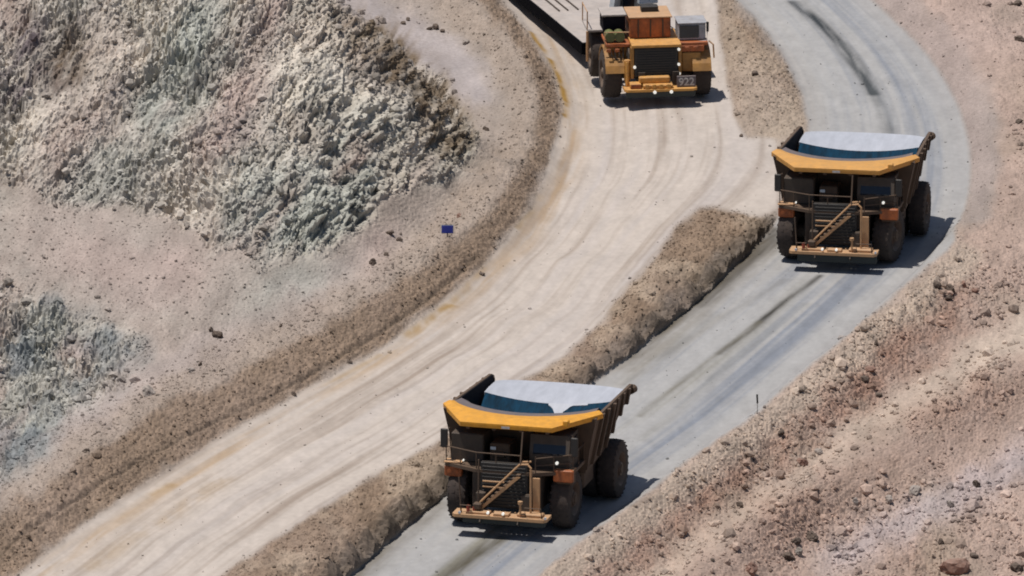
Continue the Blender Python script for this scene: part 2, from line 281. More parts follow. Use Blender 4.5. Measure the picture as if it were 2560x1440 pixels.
gRC = smooth_line(ground_line([(1960,-160),(2080,-60),(2150,0),(2240,75),(2320,165),(2372,255),(2402,340),(2412,430),(2390,560)]+[q for q in RC if q[1] > 640], zr))
gRCx = gRC+np.array([[.6, 0]])
_py = np.linspace(-400, 1800, 300); _, _yy = unproj(np.full(300, 1500.), _py, zr(_py)); ZROAD = np.interp(Y, _yy[::-1], zr(_py)[::-1])
inr = inside([tuple(q) for q in gRL]+[tuple(q) for q in gRCx[::-1]], X, Y) & (abs(Y) < 72)
de = np.minimum(near_line(gRL[::3], X[inr], Y[inr])[0], near_line(gRCx[::3], X[inr], Y[inr])[0]); wr = np.zeros(X.shape); wr[inr] = np.clip(de/.7, 0, 1)
wr *= 1-np.clip(V['slope']*1.5-V['rroad'], 0, 1)
Zd = Zd*(1-wr)+(ZROAD+.010*fbm(X*.8, Y*.5, 3, 13))*wr
# windrow along the far-right edge of the grey road: its road side falls straight to the road
cl = gdens([q for q in RC if q[1] >= 560], rcz, 1.0); near = (X > cl[:, 0].min()-5) & (X < cl[:, 0].max()+3) & (Y > cl[:, 1].min()-3) & (Y < cl[:, 1].max()+3)
xn, yn = X[near], Y[near]; bd_ = np.full(xn.shape, 9.); sd = np.full(xn.shape, -9.); tz = np.zeros(xn.shape)
for a, b in zip(cl[:-1], cl[1:]):
    d = b[:2]-a[:2]; L2 = d@d; t = np.clip(((xn-a[0])*d[0]+(yn-a[1])*d[1])/L2, 0, 1); q = np.hypot(xn-a[0]-t*d[0], yn-a[1]-t*d[1]); m = q < bd_
    cr = d[0]*(yn-a[1])-d[1]*(xn-a[0]); bd_ = np.where(m, q, bd_); sd = np.where(m, -np.sign(cr)*q, sd); tz = np.where(m, a[2]+(b[2]-a[2])*t, tz)
sdn = sd+.12*fbm(xn*1.2, yn*1.2, 3, 96); zc = ZROAD[near]+(tz-ZROAD[near])*np.clip(1-sdn/1.3, 0, 1)**1.2+.05*fbm(xn*2, yn*2, 3, 97)*(sdn < 1.3)
ww = np.clip(sdn/.25, 0, 1)*(sdn > 0)*np.clip((4-sdn)/1., 0, 1)*np.clip((cl[:, 1].max()-1-yn)/7, 0, 1); Zd[near] = Zd[near]*(1-ww)+zc*ww
Zd[near] += .10*fbm(xn*.7, yn*.7, 3, 98)*np.exp(-(sd/.9)**2)
dg, _ = near_line(smooth_line(ground_line([(-60,1440),(100,1330),(230,1240),(350,1165),(520,1075),(700,985),(850,905),(960,835),(1060,770),(1190,655)], .15)), X, Y)
Zd -= .10*np.exp(-((dg+.04*fbm(X*2, Y*2, 2, 99))/.11)**2)-.05*np.exp(-((dg-.3)/.12)**2)
px, py = proj(X, Y, Zd*.7+.3*ZB)
jx = px+fbm(X*.9, W*.9, 3, 1)*26; jy = py+fbm(X*.9, W*.9, 3, 2)*26; sx = px+fbm(X*1.3, W*1.3, 3, 3)*7; sy = py+fbm(X*1.3, W*1.3, 3, 4)*5
V2 = {k: samp(Z[k], *((sx, sy) if k in ('lroad', 'rroad', 'bank') else (jx, jy))) for k in ('lroad', 'rroad', 'bank', 'island', 'berm', 'bermo', 'slope', 'crestband', 'wedge')}
inroad = (wr > .25); V2['rroad'] = np.maximum(V2['rroad'], np.clip(wr*2, 0, 1)*(1-V2['lroad'])); V2['bank'] *= 1-np.clip(wr*2, 0, 1); V2['island'] *= 1-np.clip(wr*2, 0, 1)
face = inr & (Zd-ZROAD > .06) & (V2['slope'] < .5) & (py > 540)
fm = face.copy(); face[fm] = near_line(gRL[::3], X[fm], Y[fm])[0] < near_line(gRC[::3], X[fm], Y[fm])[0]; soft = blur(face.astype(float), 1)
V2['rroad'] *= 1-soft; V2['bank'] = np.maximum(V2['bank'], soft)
V.update(V2); road = np.clip(V['lroad']+V['rroad'], 0, 1); nr = 1-road; slo = np.clip(V['slope'], 0, 1)*nr
ber = np.clip(V['berm']+V['island']+V['bank']+.5*V['bermo'], 0, 1)*nr
# ------------------------------------------------------------------ ground colours (linear albedo, bank shade mixed in)
def col(h): 
    v = [int(h[i:i+2], 16)/255 for i in (0, 2, 4)]; return np.array([c/12.92 if c < .04045 else ((c+.055)/1.055)**2.4 for c in v])
def mix(a, b, t): return a*(1-t[..., None])+b*t[..., None]
K = .74
base = np.broadcast_to(col('aa9d92')*K, X.shape+(3,)).copy()
n1 = fbm(X*.25, W*.25, 4, 51); n2 = fbm(X*1.2, W*1.2, 4, 52); n3 = fbm(ua*1.2, ub*3, 3, 53)
base = mix(base, col('b9a294')*K, np.clip(slo, 0, 1))
base = mix(base, col('a98a79')*K, np.clip(redw*1.0*slo*(.8+.8*n2), 0, 1))
b2m = np.clip(fbm(X*.35, W*.5, 3, 59)*1.7, 0, 1)*slo; base = mix(base, col('a0907f')*K, b2m*.6)
base = mix(base, col('c6b6a6')*K, V['track']*slo*.9)
base = mix(base, col('c2b1a0')*K, V['crestband']*slo*.8)
base = mix(base, col('a3968f')*K, np.clip(V['shoulder'], 0, 1)*nr)
base = mix(base, col('947f6c')*K, np.clip(V['berm']*.95+V['island'], 0, 1)*nr)
base = mix(base, col('b3a08c')*K, np.clip(V['island']*nr*np.clip(.2+2.2*fbm(X*.5, W*.8, 3, 60), 0, 1), 0, 1)*.8)
base = mix(base, col('a08272')*K, V['band1']*slo*np.clip(.55+1.1*n2, 0, 1)*.8)
base = mix(base, col('a28a7b')*K, V['band2']*slo*np.clip(.55+1.0*n2, 0, 1)*.8)
base = mix(base, col('b0a08f')*K, V['wedge']*nr*.8)
base = mix(base, col('6e6052')*K, np.exp(-(dg/.10)**2)*.6*nr)
base = mix(base, col('a9998b')*K, V['bermo']*nr*.8)
base = mix(base, col('63574a')*K, V['bank']*nr*.9)  # shade of the steep flank, put into the soil colour
base = mix(base, col('c8beb1')*K*1.20, hill)
base = mix(base, col('a09890')*K, hill*np.clip(1.4*fbm(ua*.3, ub*.8, 4, 56), 0, 1))
base = mix(base, col('cfc5b6')*K, hill*np.clip(1.6*fbm(ua*.9, ub*2.2, 4, 57)-.15, 0, 1)*.8)
base = mix(base, col('aea297')*K, fan)
base = mix(base, col('b5aba8')*K, terr)
base = mix(base, col('b7abaa')*K, V['lilac']*nr*.8)
g = np.clip(V['green']*1.15+.5*n1+.25*n3, 0, 1)*np.clip(hill+fan*.7+.5*V['lilac'], 0, 1)*nr
base = mix(base, col('a9ada5')*K*1.05, g*.75)
base = mix(base, col('6f7a80')*K, np.clip(V['low']*np.clip(.35+1.5*fbm(X*.7, W*.9, 3, 58), 0, 1), 0, 1)*.75)
base = mix(base, col('b8a49b')*K, np.clip(V['pink']*.8-.3*n1, 0, 1)*nr)
base = mix(base, col('756a6c')*K, np.clip(V['purple']*(.6+n3), 0, 1)*nr)
base = mix(base, col('a08a80')*K, hill*np.clip(1.8*fbm(ua*.22, ub*.6, 4, 54)-.1, 0, 1)*.75)
base = mix(base, col('74634f')*K, np.clip(V['brown']*(.75+1.2*n3), 0, 1)*nr*.9)
stone = np.where(i2 > .55, 1.10, .93)*np.where(i3 > .6, 1.05, .97)
base *= (1+hill*(stone-1)+.20*n2*nr+.10*n3*nr)[..., None]
base *= (1+slo*(np.where(j1 > .7, .93, 1.03)-1)+ber*.9*(np.where(j2 > .6, .85, 1.06)-1))[..., None]
# haul roads: wheel-polished lanes running along each road
gLL = smooth_line(ground_line(LL, 0)); gIL = smooth_line(ground_line([(1740,-200),(1790,10),(1800,100),(1815,200),(1835,290),(1860,345),(1850,430),(1790,500)]+IL[1:], 0))
def lanes(lft, rgt):
    m = road > .02; lft = lft[::3]; rgt = rgt[::3]
    d1, s1 = near_line(lft, X[m], Y[m]); d2, s2 = near_line(rgt, X[m], Y[m])
    t = np.zeros(X.shape); s = np.zeros(X.shape); e = np.zeros(X.shape); t[m] = d1/(d1+d2+1e-6); s[m] = s1; e[m] = d1; return t, s, e
t, s, e = lanes(gLL, gIL)
st = fbm(t*16+.15*fbm(s*.1, t*3, 2, 60), s*.045, 4, 61)+.6*fbm(t*42, s*.08, 3, 62)
lc = mix(np.broadcast_to(col('cbbfb4')*K, X.shape+(3,)), col('a6978a')*K, np.clip(.15+1.0*st, 0, 1))
lc = mix(lc, col('c2b9b4')*K, np.clip(.9*fbm(t*9, s*.03, 3, 63), 0, 1))
lc = mix(lc, col('b69a79')*K, np.clip(np.exp(-((t-.10-.03*fbm(s*.1, s*0, 2, 64))/.07)**2)*(.45+.9*fbm(t*30, s*.2, 3, 65)), 0, 1)*.7)
dl_o, so_ = near_line(ground_line([(1325,85),(1375,150),(1400,205),(1414,255),(1408,298)], 0), X, Y)
orange = np.exp(-(dl_o/.22)**2)*np.clip(.85+1.3*fbm(X*1.1, Y*.6, 3, 66), 0, 1)*1.1
for pl, wd, am in (([(1345,490),(1322,530),(1290,572)], .25, .6), ([(1205,672),(1165,722),(1125,757),(1095,778)], .3, .45), ([(1128,758),(1098,776)], .3, .8), ([(1095,780),(1060,806),(1015,838)], .35, .7), ([(950,885),(820,960)], .2, .35), ([(430,1205),(380,1230)], .3, .4), ([(560,1190),(440,1270),(330,1340),(230,1410)], .7, .28)):
    d, _ = near_line(ground_line(pl, 0), X, Y); orange = np.maximum(orange, am*np.exp(-(d/wd)**2)*np.clip(.7+1.2*fbm(X*1.4, Y*.5, 3, 67), 0, 1))
lc = mix(lc, col('a9812f')*K*.95, np.clip(orange, 0, 1)*.9)
t2, s2, e2 = lanes(gRL, gRC)
st = fbm(t2*14, s2*.05, 4, 71)+.5*fbm(t2*40, s2*.08, 3, 72)
rc = mix(np.broadcast_to(col('b0aeac')*K, X.shape+(3,)), col('8b8f97')*K, np.clip(np.exp(-((t2-.74)/.12)**2)*.8+.8*st, 0, 1))
rc = mix(rc, col('b3afaa')*K, np.clip(1.3*fbm(t2*24, s2*.03, 3, 76), 0, 1)*.7)
rc = mix(rc, col('a9a49f')*K, np.clip(1-t2*5+st*.6, 0, 1)*.7+.0*t2)
rc = mix(rc, col('aaa7a5')*K, np.clip((t2-.9)*9+st*.4, 0, 1))
sm = np.clip((py-640)/120, 0, 1)
rc = mix(rc, col('8f8a7a')*K, np.clip(np.exp(-((t2-.50-.02*fbm(s2*.1, s2*0, 2, 73))/.045)**2)*(.55+st), 0, 1)*sm*.75)
for pl, wd, am, cc in (([(1945,575),(1850,655),(1750,745),(1650,825),(1570,890)], .6, .95, '463f34'), ([(1930,610),(1850,680),(1750,770),(1650,850),(1560,920)], 1.0, .45, '7d7363'), ([(1940,600),(1850,680),(1760,765)], .4, .5, '3d3a36'), ([(2010,760),(1900,850),(1790,940),(1690,1030),(1600,1100)], .3, .35, '7c796f'), ([(2120,720),(2000,820),(1880,930),(1750,1040)], .25, .35, '777b82'), ([(1985,5),(2040,50),(2100,108),(2150,175),(2185,235)], .42, 1., '3c4043'), ([(2100,108),(2170,200),(2215,290),(2225,345)], .4, .5, '5e6162'),  # bands at the bank foot: brown stain plus the bank's shadow painted in
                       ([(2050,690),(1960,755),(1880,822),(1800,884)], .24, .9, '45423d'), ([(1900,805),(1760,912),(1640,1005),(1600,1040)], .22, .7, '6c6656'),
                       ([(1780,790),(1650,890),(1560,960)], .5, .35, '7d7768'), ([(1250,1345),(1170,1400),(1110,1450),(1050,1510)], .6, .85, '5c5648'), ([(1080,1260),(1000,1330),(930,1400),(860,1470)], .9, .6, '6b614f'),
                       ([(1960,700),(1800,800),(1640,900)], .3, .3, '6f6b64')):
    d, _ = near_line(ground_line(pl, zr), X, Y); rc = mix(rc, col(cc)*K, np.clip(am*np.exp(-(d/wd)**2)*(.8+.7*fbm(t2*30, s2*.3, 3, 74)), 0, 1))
lw = V['lroad']/np.maximum(V['lroad']+V['rroad'], 1e-4)
jn = np.clip(fbm(X*.5, Y*.2, 3, 75)*.8+.5, 0, 1)
base = mix(base, mix(rc, lc, lw), np.clip(road*1.3-.1+.15*n2*road, 0, 1))
# thin light dust over everything next to the roads
base *= (1+road*(.10*fbm(X*1.6, Y*.7, 4, 82)+.06*fbm(X*6, Y*3, 2, 83)))[..., None]
base = np.clip(base*(1+.05*fbm(X*4, W*4, 3, 81))[..., None], .01, .8)

# ------------------------------------------------------------------ materials
def newmat(name):
    m = bpy.data.materials.new(name); m.use_nodes = True; return m, m.node_tree, m.node_tree.nodes['Principled BSDF']
def ground_mat(name, bump, scale, rough=.95):
    m, t, b = newmat(name); N, L = t.nodes, t.links
    a = N.new('ShaderNodeVertexColor'); a.layer_name = 'tint'
    tc = N.new('ShaderNodeTexCoord')
    no = N.new('ShaderNodeTexNoise'); no.inputs['Scale'].default_value = scale; no.inputs['Detail'].default_value = 6; no.inputs['Roughness'].default_value = .65
    L.new(tc.outputs['Object'], no.inputs['Vector'])
    mr = N.new('ShaderNodeMapRange'); mr.inputs[1].default_value = .3; mr.inputs[2].default_value = .7; mr.inputs[3].default_value = 1-bump*.6; mr.inputs[4].default_value = 1+bump*.6
    L.new(no.outputs['Fac'], mr.inputs[0])
    mx = N.new('ShaderNodeVectorMath'); mx.operation = 'SCALE'; L.new(a.outputs['Color'], mx.inputs[0]); L.new(mr.outputs[0], mx.inputs['Scale'])
    L.new(mx.outputs[0], b.inputs['Base Color']); b.inputs['Roughness'].default_value = rough; b.inputs['Specular IOR Level'].default_value = .15
    bp = N.new('ShaderNodeBump'); bp.inputs['Distance'].default_value = .08; bp.inputs['Strength'].default_value = bump*1.5
    L.new(no.outputs['Fac'], bp.inputs['Height']); L.new(bp.outputs[0], b.inputs['Normal'])
    return m
def paint(name, c, rough=.55, metal=0., dust=.35, dustc='a08c76', var=.25, scale=1.6, spec=.5, stretch=None):
    """painted or bare metal with blotchy wear and settled dust"""
    m, t, b = newmat(name); N, L = t.nodes, t.links; c = tuple(col(c)) if isinstance(c, str) else c
    tc = N.new('ShaderNodeTexCoord'); no = N.new('ShaderNodeTexNoise'); no.inputs['Scale'].default_value = scale; no.inputs['Detail'].default_value = 7; no.inputs['Roughness'].default_value = .7
    if stretch:
        mp = N.new('ShaderNodeMapping'); mp.inputs['Scale'].default_value = (stretch[1], stretch[0], stretch[2]); L.new(tc.outputs['Object'], mp.inputs[0]); L.new(mp.outputs[0], no.inputs['Vector'])
    else: L.new(tc.outputs['Object'], no.inputs['Vector'])
    r1 = N.new('ShaderNodeMapRange'); r1.inputs[1].default_value = .35; r1.inputs[2].default_value = .7; r1.inputs[3].default_value = 1-var; r1.inputs[4].default_value = 1+var*.6; L.new(no.outputs['Fac'], r1.inputs[0])
    sc = N.new('ShaderNodeVectorMath'); sc.operation = 'SCALE'; sc.inputs[0].default_value = c; L.new(r1.outputs[0], sc.inputs['Scale'])
    n2 = N.new('ShaderNodeTexNoise'); n2.inputs['Scale'].default_value = scale*2.3; n2.inputs['Detail'].default_value = 5; L.new(tc.outputs['Object'], n2.inputs['Vector'])
    ge = N.new('ShaderNodeNewGeometry'); sp = N.new('ShaderNodeSeparateXYZ'); L.new(ge.outputs['Normal'], sp.inputs[0])
    up = N.new('ShaderNodeMath'); up.operation = 'MULTIPLY_ADD'; L.new(sp.outputs['Z'], up.inputs[0]); up.inputs[1].default_value = .45; up.inputs[2].default_value = .35; up.use_clamp = True
    du = N.new('ShaderNodeMath'); du.operation = 'MULTIPLY'; L.new(up.outputs[0], du.inputs[0]); L.new(n2.outputs['Fac'], du.inputs[1])
    du2 = N.new('ShaderNodeMath'); du2.operation = 'MULTIPLY'; L.new(du.outputs[0], du2.inputs[0]); du2.inputs[1].default_value = dust*2.4; du2.use_clamp = True
    mi = N.new('ShaderNodeMix'); mi.data_type = 'RGBA'; L.new(du2.outputs[0], mi.inputs[0]); L.new(sc.outputs[0], mi.inputs[6]); mi.inputs[7].default_value = (*(col(dustc)*.8), 1)
    L.new(mi.outputs[2], b.inputs['Base Color']); b.inputs['Roughness'].default_value = rough; b.inputs['Metallic'].default_value = metal; b.inputs['Specular IOR Level'].default_value = spec
    return m
M = dict(ochre=paint('dusty_ochre_paint', (.36, .17, .03), .6, dust=.35, dustc='a8835c', var=.4), cabwhite=paint('dirty_white_paint', (.36, .38, .42), .6, dust=.3, var=.3), bright=paint('orange_yellow_paint', (.62, .29, .04), .6, dust=.42, dustc='c9a27a', var=.35, scale=2.5),
 hood=paint('dusty_yellow_hood', (.60, .30, .07), .6, dust=.45, dustc='c8a884'),
  yellow=paint('yellow_paint', (.70, .31, .015), .6, dust=.22, var=.22, dustc='c09a60', scale=2.2), yellow2=paint('faded_yellow_paint', (.62, .29, .05), .65, dust=.40, var=.2, dustc='c09a68', scale=2.0), tan=paint('dusty_tan_paint', (.50, .27, .12), .7, dust=.5, dustc='c2a384'),
 dark=paint('dark_grimy_steel', (.042, .034, .028), .75, dust=.22, dustc='8a7058'), brown=paint('dusty_brown_steel', (.075, .048, .032), .78, dust=.24, dustc='8f7358'),
 orange=paint('orange_paint', (.42, .10, .016), .6, dust=.16, var=.55, scale=1.6), black=paint('black_paint', (.016, .016, .017), .6, dust=.14, dustc='7a6a58'),
 tyre=paint('dusty_rubber', (.032, .025, .022), .9, dust=.25, var=.35, dustc='80695a'), rim=paint('rim_brown', (.07, .04, .028), .7, dust=.3),
 white=paint('white_paint', (.55, .57, .60), .5, dust=.15, var=.15), pale=paint('pale_blue_grey_paint', (.60, .66, .70), .5, dust=.1, var=.2),
 floor_shade=paint('blue_shaded_steel', (.001, .030, .062), .7, dust=.0, var=.6, scale=1.2, spec=.10, stretch=(.4, 2.5, 1)), tail=paint('scraped_pale_steel', (.42, .43, .47), .6, dust=.25, dustc='aeb2ba', var=.16, scale=1.0, stretch=(.5, 1.8, 1)),  # bed floor: its blue shade is put into the base colour
 inner=paint('dark_steel_and_wall_shade', (.010, .009, .014), .8, dust=.0, spec=.1), tblack=paint('flat_black_steel', (.004, .004, .006), .9, dust=.0, spec=.05), glass=paint('dark_window_glass', (.008, .014, .024), .15, dust=.03),
 olive=paint('olive_green_paint', (.10, .13, .03), .6, dust=.2, var=.4), blue=paint('blue_sign_paint', (.02, .04, .36), .5, dust=.06, var=.1),
 red=paint('red_paint', (.30, .04, .02), .5, dust=.15), bumperblack=paint('dark_green_black_plate', (.010, .018, .018), .6, dust=.04), mid=paint('grey_purple_steel', (.10, .085, .10), .6, dust=.25),
 deck=paint('dusty_deck_steel', (.34, .31, .29), .85, dust=.55, dustc='c6b8ad', var=.35, scale=.9), text=paint('white_lettering', (.50, .50, .50), .6, dust=.35, var=.3, scale=4), wood=paint('post_grey', (.30, .28, .25), .8))
def lampmat():
    m, t, b = newmat('lamp_glass'); b.inputs['Base Color'].default_value = (.85, .85, .80, 1); b.inputs['Roughness'].default_value = .2
    b.inputs['Emission Color'].default_value = (1, .96, .85, 1); b.inputs['Emission Strength'].default_value = .55; return m
M['lamp'] = lampmat()
def tag(o, label=None, cat=None, group=None, kind=None):
    if label: o['label'] = label
    if cat: o['category'] = cat
    if group: o['group'] = group
    if kind: o['kind'] = kind
    return o
# ------------------------------------------------------------------ split the grid into the ground, the roads, the berms and the hill (shared edges, no gaps)
idx = np.arange(NX*NY).reshape(NY, NX)
quads = np.stack([idx[:-1, :-1], idx[:-1, 1:], idx[1:, 1:], idx[1:, :-1]], -1).reshape(-1, 4)
def q4(a): return .25*(a[:-1, :-1]+a[:-1, 1:]+a[1:, 1:]+a[1:, :-1]).ravel()
ql, qr, qh, qs = q4(V['lroad']), q4(V['rroad']), q4(np.clip(V['hill']*nr, 0, 1)), q4(slo)
qi = q4(np.clip(V['island']+V['bank'], 0, 1)); qb = q4(V['berm']+V['bermo'])
zone = np.zeros(len(quads), int)
zone[qh > .5] = 3; zone[qb > .5] = 4; zone[qi > .5] = 5; zone[qs > .5] = 6
zone[(ql > .5) & (ql >= qr)] = 1; zone[(qr > .5) & (qr > ql)] = 2
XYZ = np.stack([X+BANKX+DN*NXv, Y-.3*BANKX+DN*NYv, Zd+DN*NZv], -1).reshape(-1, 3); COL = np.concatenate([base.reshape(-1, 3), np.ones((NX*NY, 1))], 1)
def grid_mesh(name, sel, mat, smooth):
    q = quads[sel]; used, inv = np.unique(q, return_inverse=True); inv = inv.reshape(q.shape)
    me = bpy.data.meshes.new(name); me.vertices.add(len(used)); me.vertices.foreach_set('co', XYZ[used].ravel())
    me.loops.add(q.size); me.loops.foreach_set('vertex_index', inv.ravel().astype(np.int32))
    me.polygons.add(len(q)); me.polygons.foreach_set('loop_start', np.arange(0, q.size, 4, dtype=np.int32)); me.polygons.foreach_set('loop_total', np.full(len(q), 4, np.int32))
    me.polygons.foreach_set('use_smooth', np.full(len(q), smooth, bool)); me.update(calc_edges=True)
    ca = me.color_attributes.new('tint', 'FLOAT_COLOR', 'POINT'); ca.data.foreach_set('color', COL[used].ravel().astype(np.float32))
    me.materials.append(mat); o = bpy.data.objects.new(name, me); C.collection.objects.link(o); o['kind'] = 'structure'; return o
gm = ground_mat('rocky_earth', .30, 5.0); rm = ground_mat('compacted_haul_road', .07, 2.5, .9)
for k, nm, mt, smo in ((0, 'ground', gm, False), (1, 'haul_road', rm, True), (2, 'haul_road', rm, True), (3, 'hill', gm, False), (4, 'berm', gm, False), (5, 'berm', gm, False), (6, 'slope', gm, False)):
    if (zone == k).any(): grid_mesh(nm, zone == k, mt, smo)
def height(x, y):
    fx = np.interp(x, ax, np.arange(NX)); fy = np.interp(y, ay, np.arange(NY)); i = np.minimum(fx.astype(int), NX-2); j = np.minimum(fy.astype(int), NY-2); u = fx-i; v = fy-j
    return (Zd[j, i]*(1-u)+Zd[j, i+1]*u)*(1-v)+(Zd[j+1, i]*(1-u)+Zd[j+1, i+1]*u)*v
VPX, VPY = proj(XYZ[:, 0], XYZ[:, 1], XYZ[:, 2])
def on_ground(qx, qy, z=0.):
    """the nearest piece of ground seen at a photo position"""
    k = np.nonzero((abs(VPX-qx) < 5) & (abs(VPY-qy) < 3))[0]
    if not len(k): k = np.array([np.argmin(np.hypot(VPX-qx, VPY-qy))])
    k = k[np.argmin(XYZ[k, 1])]; return float(XYZ[k, 0]), float(XYZ[k, 1]), float(XYZ[k, 2])
# ------------------------------------------------------------------ loose rubble, uncountable
def rock_shape(rs, sub=0):
    ph = (1+5**.5)/2
    v = np.array([(-1,ph,0),(1,ph,0),(-1,-ph,0),(1,-ph,0),(0,-1,ph),(0,1,ph),(0,-1,-ph),(0,1,-ph),(ph,0,-1),(ph,0,1),(-ph,0,-1),(-ph,0,1)], float)/np.hypot(1, ph)
    f = np.array([(0,11,5),(0,5,1),(0,1,7),(0,7,10),(0,10,11),(1,5,9),(5,11,4),(11,10,2),(10,7,6),(7,1,8),(3,9,4),(3,4,2),(3,2,6),(3,6,8),(3,8,9),(4,9,5),(2,4,11),(6,2,10),(8,6,7),(9,8,1)])
    for _ in range(sub):
        v = list(map(tuple, v)); cache = {}; nf = []
        def mid(a, b):
            k = (min(a, b), max(a, b))
            if k not in cache:
                p = (np.array(v[a])+np.array(v[b]))/2; p /= np.linalg.norm(p); v.append(tuple(p)); cache[k] = len(v)-1
            return cache[k]
        for a, b, c in f:
            p, q, r = mid(a, b), mid(b, c), mid(c, a); nf += [(a, p, r), (b, q, p), (c, r, q), (p, q, r)]
        f = np.array(nf); v = np.array(v)
    # chop by random planes for angular broken faces
    for _ in range(7 if sub else 3):
        nrm = rs.randn(3); nrm /= np.linalg.norm(nrm); d = rs.uniform(.55, .85); k = v@nrm; v = v-np.maximum(k-d, 0)[:, None]*nrm
    v *= rs.uniform(.92, 1.08, (len(v), 1)); v *= rs.uniform(.65, 1.15, 3); return v, f
def scatter(name, want, size, colf, label, zonew, seed):
    rs = np.random.RandomState(seed); x = rs.uniform(-30, 30, want*6); y = rs.uniform(-62, 66, want*6)
    ii = np.clip(np.searchsorted(ax, x)-1, 0, NX-1); jj = np.clip(np.searchsorted(ay, y)-1, 0, NY-1)
    keep = rs.rand(len(x)) < zonew[jj, ii]; x, y, ii, jj = x[keep][:want], y[keep][:want], ii[keep][:want], jj[keep][:want]
    vid = jj*NX+ii; x = XYZ[vid, 0]+rs.uniform(-.04, .04, len(vid)); y = XYZ[vid, 1]+rs.uniform(-.06, .06, len(vid)); h = XYZ[vid, 2]; shapes = [rock_shape(rs) for _ in range(10)]; n = len(x)
    r = size[0]*(1-rs.rand(n))**(-1/2.6); r = np.minimum(r, size[1]); sid = rs.randint(0, 10, n); a = rs.rand(n)*6.28
    VV = np.empty((n, 12, 3)); f0 = shapes[0][1]
    for k in range(10):
        m = sid == k; v = shapes[k][0]; ca, sa = np.cos(a[m])[:, None], np.sin(a[m])[:, None]
        VV[m, :, 0] = (v[:, 0]*ca-v[:, 1]*sa)*r[m][:, None]+x[m][:, None]; VV[m, :, 1] = (v[:, 0]*sa+v[:, 1]*ca)*r[m][:, None]+y[m][:, None]; VV[m, :, 2] = v[:, 2]*r[m][:, None]*.85+(h[m]+r[m]*.25)[:, None]
    F = (f0[None]+np.arange(n)[:, None, None]*12).reshape(-1, 3)
    me = bpy.data.meshes.new(name); me.vertices.add(n*12); me.vertices.foreach_set('co', VV.ravel())
    me.loops.add(F.size); me.loops.foreach_set('vertex_index', F.ravel().astype(np.int32)); me.polygons.add(len(F))
    me.polygons.foreach_set('loop_start', np.arange(0, F.size, 3, dtype=np.int32)); me.polygons.foreach_set('loop_total', np.full(len(F), 3, np.int32))
    me.polygons.foreach_set('use_smooth', np.zeros(len(F), bool)); me.update(calc_edges=True)
    cc = base[jj, ii]*rs.uniform(colf[0], colf[1], (n, 1)); ca = me.color_attributes.new('tint', 'FLOAT_COLOR', 'POINT')
    ca.data.foreach_set('color', np.concatenate([np.repeat(cc, 12, 0), np.ones((n*12, 1))], 1).ravel().astype(np.float32))
    me.materials.append(gm); o = bpy.data.objects.new(name, me); C.collection.objects.link(o); tag(o, label, 'rubble', kind='stuff'); return o
view = (px > -60) & (px < 2620) & (py > -60) & (py < 1500)
pt = np.clip(.5+1.8*fbm(X*.45, W*.45, 3, 91), .05, 1)
scatter('rubble', 26000, (.050, .36), (.65, 1.2), 'broken rock fragments littering the steep grey green hillside', hill*(.25+.75*pt)*view, 5)
scatter('rubble', 21000, (.030, .13), (.6, 1.12), 'small stones scattered over the earth berms beside the roads', np.clip(.012*road+ber*1.0*(.35+.65*pt)+.10*(nr-hill-slo-ber-terr).clip(0, 1)+.38*fan+.2*V['bermo'], 0, 1)*view, 6)
scatter('rubble', 19000, (.042, .30), (.7, 1.35), 'reddish and buff stones strewn down the slope right of the road', slo*(1-.85*V['track'])*(.06+.94*np.clip(redw+.5*pt*pt, 0, 1))*view, 8)
scatter('rubble', 5200, (.085, .42), (.75, 1.45), 'coarse broken stones in heaps on the slope right of the grey road', slo*V['rub']*np.clip(.2+pt, 0, 1)*view, 9)
scatter('rubble', 2600, (.07, .26), (.6, 1.1), 'coarser stones on the crests and feet of the earth berms', np.clip(ber-.3, 0, 1)*np.clip(pt*1.4-.5, 0, 1)*view*.5, 10)
# ------------------------------------------------------------------ boulders one can pick out
RM = []
for i in range(6):
    v, f = rock_shape(np.random.RandomState(40+i), 2); me = bpy.data.meshes.new('boulder'); me.from_pydata((v+.06*np.random.RandomState(i).randn(*v.shape)*.5).tolist(), [], f.tolist()); RM.append(me)
def rockmat(name, c): return paint(name, c, .95, dust=.35, dustc='ab9d90', var=.35, scale=2.5)
RMAT = {'pale': rockmat('pale_rock', '9d938b'), 'dark': paint('dark_rock', '4c3f37', .95, dust=.34, dustc='9c8b7c', var=.35, scale=2.5), 'red': rockmat('red_brown_rock', '8a6353'), 'grey': rockmat('grey_rock', '7d7770')}
def boulder(qx, qy, r, kind, label, group):
    r *= 1.1 if r < .5 else 1
    x, y, h = on_ground(qx, qy); me = random.choice(RM).copy(); me.materials.append(RMAT[kind]); o = bpy.data.objects.new('boulder', me); C.collection.objects.link(o)
    o.location = (x, y, h+r*.28); o.scale = (r, r, r*.8); o.rotation_euler = (random.uniform(-.3, .3), random.uniform(-.3, .3), random.uniform(0, 6.28)); tag(o, label, 'rock', group)
